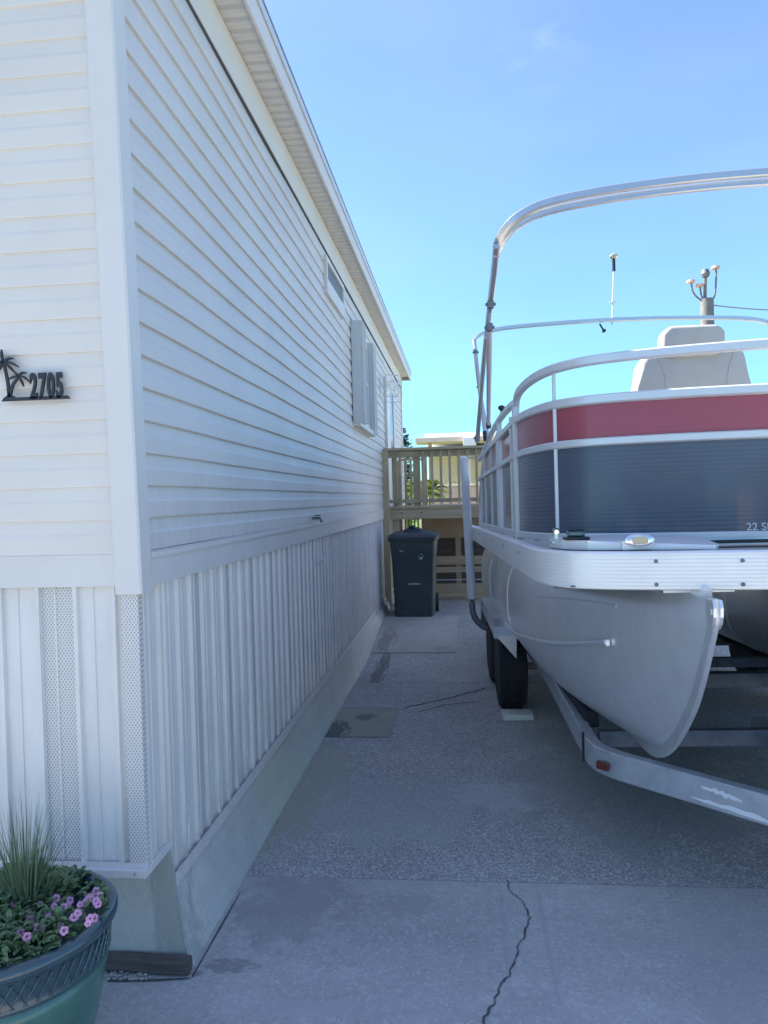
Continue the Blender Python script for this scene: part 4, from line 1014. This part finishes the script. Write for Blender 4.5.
for k in range(60):
    r = .2 * math.sqrt(random.random()); a = random.uniform(0, 2 * math.pi); x, y = r * math.cos(a), r * math.sin(a)
    tube(bm, [(x * .5, y * .5, -.01), (x * .9, y * .9, hgt(x, y) * .7), (x * 1.1, y * 1.1, hgt(x, y))], .0015, 4)
obj('stems', bm, m_leaf, petn)
def flower(c, d, r, m):
    up = Vector((0, 0, 1)); s = d.cross(up).normalized(); n = s.cross(d).normalized(); vs = []; fs = []; mi = []
    N = 30; vs.append(tuple(c - d * r * .5)); 
    for ring, (rr, dd) in enumerate(((.22, -.15), (.6, .02), (1.0, .0))):
        for k in range(N):
            a = 2 * math.pi * k / N; lob = 1 if ring == 0 else (1 - (.16 if ring == 2 else .04) * (1 - abs(math.cos(2.5 * a))) ** 1.5 * 1.2)
            ru = (.06 * math.sin(5 * a) if ring == 2 else 0) + random.uniform(-.03, .03) * ring
            p = c + (s * math.cos(a) + n * math.sin(a)) * r * rr * lob + d * r * (dd + ru); vs.append(tuple(p))
    for k in range(N):
        k2 = (k + 1) % N
        fs.append((0, 1 + k, 1 + k2)); mi.append(1)
        for g_ in (0, 1): fs.append((1 + g_ * N + k, 1 + g_ * N + N + k, 1 + g_ * N + N + k2, 1 + g_ * N + k2)); mi.append(0)
    raw('flower', vs, fs, [m, m_petalc], petn, smooth=True, mi=mi)
def plpt(px, py, z):
    x, y = gpt(px, py, z); return Vector((x - pc.x, y - pc.y, z - .45))
fl_list = [(48, 912), (54, 907), (49, 918), (57, 914), (68, 905), (70, 902), (74, 917), (78, 915), (94, 917), (90, 919), (84, 903), (88, 898), (91, 896), (96, 903), (98, 906), (80, 904), (38, 928), (42, 926), (30, 919), (28, 915), (56, 899), (64, 909), (20, 932), (27, 938), (60, 925), (64, 930), (14, 905), (22, 902), (40, 905), (100, 895), (96, 890), (88, 925)]
todir = (CAM - Vector((pc.x, pc.y, .5))).normalized()
for (px, py) in fl_list:
    c = plpt(px, py + 0, .525); c.z += random.uniform(-.004, .006)
    flower(c, (todir + Vector((random.uniform(-.6, .6), random.uniform(-.5, .3), random.uniform(-.2, .6)))).normalized(), random.uniform(.0085, .0125), m_petal)
for (px, py, m) in ((51, 882, m_petalr), (53, 880, m_petalr), (36, 889, m_petal), (8, 884, m_petalr), (14, 888, m_petal)):
    flower(plpt(px, py, .54), (todir + rdir() * .5).normalized(), .011, m)
# spiky grass in the same pot
gr = thing('spike_grass', (pc.x + .02, pc.y + .05, .45), 'tall spiky green grass rising from the back of the pot', 'ornamental grass')
vs = []; fs = []
for k in range(230):
    a = random.uniform(0, 2 * math.pi); r0 = random.uniform(0, .045); lean = random.uniform(.02, .62) ** 1.3 * 1.1; ln = random.uniform(.16, .37); wdh = random.uniform(.0016, .003)
    ba = a + random.uniform(-.5, .5); c = Vector((r0 * math.cos(a), r0 * math.sin(a), 0)); dv = Vector((math.cos(ba), math.sin(ba), 0)); sd_ = Vector((-dv.y, dv.x, 0)); ph = random.uniform(0, math.pi); sd_ = (sd_ * math.cos(ph) + dv * math.sin(ph) * .6); n = 6; b = len(vs)
    for i in range(n + 1):
        t = i / n; p = c + dv * ln * (math.sin(lean) * t * .55 + lean * .45 * t * t) + Vector((0, 0, 1)) * ln * t * math.cos(lean * .9 * t)
        ww = wdh * (1 - t ** 2 * .95); vs += [tuple(p + sd_ * ww), tuple(p - sd_ * ww)]
    for i in range(n): fs.append((b + 2 * i, b + 2 * i + 1, b + 2 * i + 3, b + 2 * i + 2))
raw('blades', vs, fs, m_blade, gr)
bm = NB(); lathe(bm, [(0, -.01), (.03, -.01), (.035, .005), (.02, .02), (0, .022)], 12); obj('crown', bm, m_leaf, gr)

# timber offcut and pebbles by the footing
p0 = Vector((*gpt(100, 961, .03), .03)); p1 = Vector((*gpt(190, 965, .03), .03))
bm = NB(); P = smooth_path([p0, p0.lerp(p1, .35) + Vector((0, .004, .001)), p0.lerp(p1, .7) + Vector((0, -.002, 0)), p1], 4)
sweep(bm, P, rect(.024, .026, .009)); o = obj('timber_offcut', bm, m_oldwood); tag(o, 'dark weathered timber offcut lying against the foot of the concrete footing', 'timber offcut')
vs = []; fs = []
bm = NB()
for k in range(70):
    px = random.uniform(104, 152); py = random.uniform(971, 979) ; x, y = gpt(px, py, .005)
    r = random.uniform(.0035, .0085)
    mtx = Matrix.Translation((x, y, r * .5 + .001)) @ Matrix.Rotation(random.uniform(0, 3), 4, 'Z') @ Matrix.Diagonal((r * random.uniform(.8, 1.4), r, r * .65, 1))
    bmesh.ops.create_icosphere(bm, subdivisions=1, radius=1, matrix=mtx)
o = obj('pebbles', bm, m_peb); tag(o, 'small pale pebbles scattered beside the timber offcut', 'pebbles', kind='stuff')
strip('driveway_edge_gap', [gpt(192, 978), gpt(205, 955), gpt(222, 925), gpt(240, 893)], .006, m_crack)
strip('driveway_edge_gap', [gpt(108, 981.5), gpt(150, 981), gpt(190, 979)], .012, m_crack)

# ------------------------------------------------------------------ background
# generic small home
def home(name, loc, label, w_, d_, h_, wallm, roofm=m_roof, rz=0, nwin=3):
    r = thing(name, loc, label, 'house', rz=rz)
    bm = NB(); box(bm, -w_ / 2, w_ / 2, 0, d_, 0, h_); obj('wall', bm, wallm, r)
    bm = NB(); prism(bm, [(-w_ / 2 - .3, h_ + .002), (-w_ / 2 - .3, h_ + .14), (0, h_ + w_ * .11 + .14), (w_ / 2 + .3, h_ + .14), (w_ / 2 + .3, h_ + .002)], -.35, d_ + .35); obj('roof', bm, roofm, r)
    for i in range(nwin):
        x = -w_ / 2 + w_ * (i + .5) / nwin
        for yy_, sg_ in ((-.03, 1),):
            bm = NB(); box(bm, x - .5, x + .5, -.03, 0, 1.2, 2.3, .005); wf = obj('window', bm, m_white, r)
            bm = NB(); box(bm, x - .44, x - .02, -.036, -.031, 1.26, 2.24); box(bm, x + .02, x + .44, -.036, -.031, 1.26, 2.24); obj('pane', bm, m_glass, wf)
    return r
# home whose carport roof shows above the deck
gB = gz(20)
nb = thing('carport_home', (1.5, 21, gB), 'pale cream home with layered flat carport roof beyond the deck', 'house')
NO = (1.5, 21, gB)
def nbp(n, bm, m): return obj(n, bm, m, nb, off=NO)
bm = NB(); box(bm, -.92, 5, 24, 31, gB, 3.25); nbp('wall', bm, m_cream)
def up_(px, py, Y): d = rayw(px, py); t = Y / d.y; return CAM + d * t
a = up_(415, 438, 20); b_ = up_(478, 438, 20)
bm = NB(); box(bm, up_(423, 440, 20).x, 5.2, 20.6, 30, 3.17, 3.36, .01); nbp('carport_roof', bm, m_white)
bm = NB(); box(bm, up_(415, 440, 19.6).x, 3.2, 19.6, 20.55, 3.06, 3.18, .01); nbp('carport_beam', bm, m_cream)
bm = NB(); box(bm, up_(425, 445, 21).x, 5, 21.5, 24, 2.86, 2.98, .01); nbp('gutter', bm, m_white)
bm = NB(); box(bm, up_(463, 440, 19.5).x, up_(476, 440, 19.5).x, 19.45, 19.58, 2.93, 3.13, .01); nbp('beam_end', bm, m_white)
bm = NB(); x_ = up_(466, 480, 19.8).x; box(bm, x_, x_ + .12, 19.75, 19.87, gB, 3.06, .01); nbp('carport_post', bm, m_white)
x_ = up_(429, 480, 19.8).x
bm = NB(); box(bm, x_, x_ + .10, 19.75, 19.85, gB, 3.06, .01); nbp('carport_post', bm, m_ply)
pw = thing('pink_garden_wall', (1, 18, gB), 'pink stucco garden wall seen through the deck railing', 'garden wall')
bm = NB(); box(bm, up_(429, 490, 18).x - 1, 3.4 - 1, 0, .18, 0, 1.86 - gB, .01); obj('wall', bm, m_pink, pw)
bm = NB(); box(bm, up_(429, 490, 18).x - 1.02, 3.42 - 1, -.03, .21, 1.862 - gB, 1.92 - gB, .01); obj('coping', bm, m_cream, pw)
# shrub top over the pink wall and areca palms left of it
def shrub(name, loc, label, cat, n, size, m, spread, lw, zb=.2, group=None):
    r = thing(name, loc, label, cat, group); vs = []; fs = []
    for k in range(n):
        d = Vector((random.gauss(0, 1), random.gauss(0, 1), random.gauss(0, 1))).normalized() * random.random() ** .4
        c = Vector((d.x * spread[0], d.y * spread[1], spread[2] * (d.z * .5 + .5))); c *= 1 + .25 * noise.noise(c * 2.0)
        leaf(vs, fs, c, rdir(zb), Vector((0, 0, 1)), random.uniform(.6, 1.2) * lw, lw * .45)
    raw('foliage', vs, fs, m, r)
    bm = NB()
    for k in range(6):
        tube(bm, [(0, 0, 0), (random.uniform(-.4, .4) * spread[0], random.uniform(-.4, .4) * spread[1], spread[2] * .45), (random.uniform(-.8, .8) * spread[0], random.uniform(-.8, .8) * spread[1], spread[2] * .9)], .018, 6, radii=[1] * 3)
    obj('stems', bm, m_bark, r); return r
shrub('hedge_shrub', (.1, 19.0, gB), 'low green shrub showing just above the pink garden wall', 'shrub', 1500, .1, m_leaf, (1.0, .3, 1.98), .09)
def palm(loc, label, H_, nf, ln, group=None):
    r = thing('areca_palm', loc, label, 'palm', group)
    bm = NB()
    for k in range(5):
        a = random.uniform(0, 6.28); tube(bm, [(.1 * math.cos(a), .1 * math.sin(a), 0), (.16 * math.cos(a), .16 * math.sin(a), H_)], .022, 7)
    obj('trunk', bm, m_leafy, r)
    for k in range(nf):
        a = 2 * math.pi * k / nf + random.uniform(-.3, .3); el = R_(random.uniform(35, 80)); vs = []; fs = []; pts = []
        for i in range(13):
            t = i / 12; hor = ln * math.cos(el) * t; ver = ln * math.sin(el) * t - ln * .55 * t * t
            pts.append(Vector((math.cos(a) * (hor + .1), math.sin(a) * (hor + .1), H_ + ver)))
        for i in range(1, 12):
            for q_ in (0, .5):
                p = pts[i].lerp(pts[i + 1], q_); t_ = (pts[i + 1] - pts[i]).normalized(); s_ = t_.cross(Vector((0, 0, 1))).normalized()
                for sg_ in (-1, 1): leaf(vs, fs, p, (t_ * .7 + s_ * sg_ + Vector((0, 0, -.15))).normalized(), Vector((0, 0, 1)), ln * .30 * math.sin(math.pi * (i / 13 * .85 + .12)), .022)
        b = len(vs)
        raw('frond', vs, fs, m_leafy, r)
    return r
palm((up_(407, 480, 15.6).x, 15.6, gB), 'yellow green palm left of the pink wall, nearest the house corner', 1.35, 22, .95, 'palms behind the deck')
palm((up_(423, 480, 16.8).x, 16.8, gB), 'yellow green palm against the left end of the pink wall', 1.5, 22, .75, 'palms behind the deck')
# norfolk pine peeping past the house corner
def conifer(loc, label, H_, R0):
    r = thing('conifer_tree', loc, label, 'tree'); bm = NB(); tube(bm, [(0, 0, 0), (0, 0, H_)], .16, 10, radii=[1, .12]); obj('trunk', bm, m_bark, r); vs = []; fs = []
    z = H_ * .15
    while z < H_:
        rr = R0 * (1 - z / H_) ** .8 + .15; nb_ = random.choice((4, 5, 6)); ph = random.uniform(0, 6); rr *= random.uniform(.6, 1.15); z += random.uniform(-.08, .08)
        for k in range(nb_):
            a = ph + 2 * math.pi * k / nb_; n_ = int(rr * 38) + 8
            for i in range(n_):
                t = random.random(); c = Vector((math.cos(a) * rr * t, math.sin(a) * rr * t, z + .25 * rr * t * t * (1 + .8 * math.sin(k * 2.1)) + random.uniform(-.09, .12)))
                s_ = Vector((-math.sin(a), math.cos(a), 0)) * random.choice((-1, 1)); d = (Vector((math.cos(a), math.sin(a), .35)) * .8 + s_ * random.uniform(.2, 1)).normalized()
                leaf(vs, fs, c, d, Vector((0, 0, 1)), .26 * (1 - .5 * t), .07)
        z += H_ * .045
    raw('crown', vs, fs, m_conif, r)
pcx = up_(401, 430, 30).x
conifer((pcx, 30, 0), 'dark conifer peeping past the far corner of the white home', 4.3, 1.0)
# utility pole
up = thing('utility_pole', (up_(707, 300, 21).x, 21, gB), 'grey utility pole with three pink insulators above the boat seat', 'utility pole')
zt = up_(707, 299, 21).z - gB; k_ = 21 / 756.
bm = NB(); tube(bm, [(0, 0, 0), (0, 0, zt)], 6.0 * k_, 14, radii=[1.25, 1]); obj('pole', bm, m_pole, up, smooth=True)
bm = NB(); tube(bm, [(-2 * k_, 0, zt - .1), (-1 * k_, 0, zt + 26 * k_)], 1.6 * k_, 8); obj('riser', bm, m_pole, up)
bm = NB(); lathe(bm, [(3 * k_, 0), (4.2 * k_, 3 * k_), (3 * k_, 7 * k_), (0, 8 * k_)], 14, (-1 * k_, 0, zt + 21 * k_)); obj('lamp_head', bm, m_galvd, up, smooth=True)
for (dx, dz, b0x) in ((-14, 16, -4), (-6, 12, -3), (9, 28, 4)):
    bm = NB(); tube(bm, smooth_path([(b0x * k_, 0, zt - 2 * k_), ((b0x + dx) * .55 * k_, 0, zt + 3 * k_), (dx * .95 * k_, 0, zt + dz * .55 * k_), (dx * k_, 0, zt + dz * k_)], 4), .9 * k_, 6); ar = obj('insulator_arm', bm, m_pole, up)
    bm = NB(); lathe(bm, [(3.6 * k_, 0), (4 * k_, 1 * k_), (3.6 * k_, 2.6 * k_), (0, 2.8 * k_)], 12, ((dx - .5) * k_, 0, zt + dz * k_)); obj('insulator', bm, m_insul, ar)
wr = NB(); pA = Vector((4 * k_, 0, zt - 6 * k_)); P = [pA + Vector((12 * t, 2 * t, 1.3 * t * t * 1.6 - .25 * math.sin(math.pi * min(1, t * 2)))) for t in [i / 24 for i in range(25)]]
tube(wr, P, .017, 6); obj('cable', wr, m_wire, up)
# homes around, all hidden or at the edge from here, present for reflections and other views
home('neighbour_home', (10.5, 9, 0), 'long pale neighbouring home on the far side of the boat', 5, 15, 2.7, m_white, rz=0)
home('neighbour_home', (-2.5, -17, 0), 'white home across the street behind the viewer', 9, 7, 2.8, m_white, rz=math.pi, nwin=4)
home('neighbour_home', (8.5, -17.5, 0), 'cream home across the street with dark roof', 6, 7, 2.8, m_cream, rz=math.pi, nwin=3)
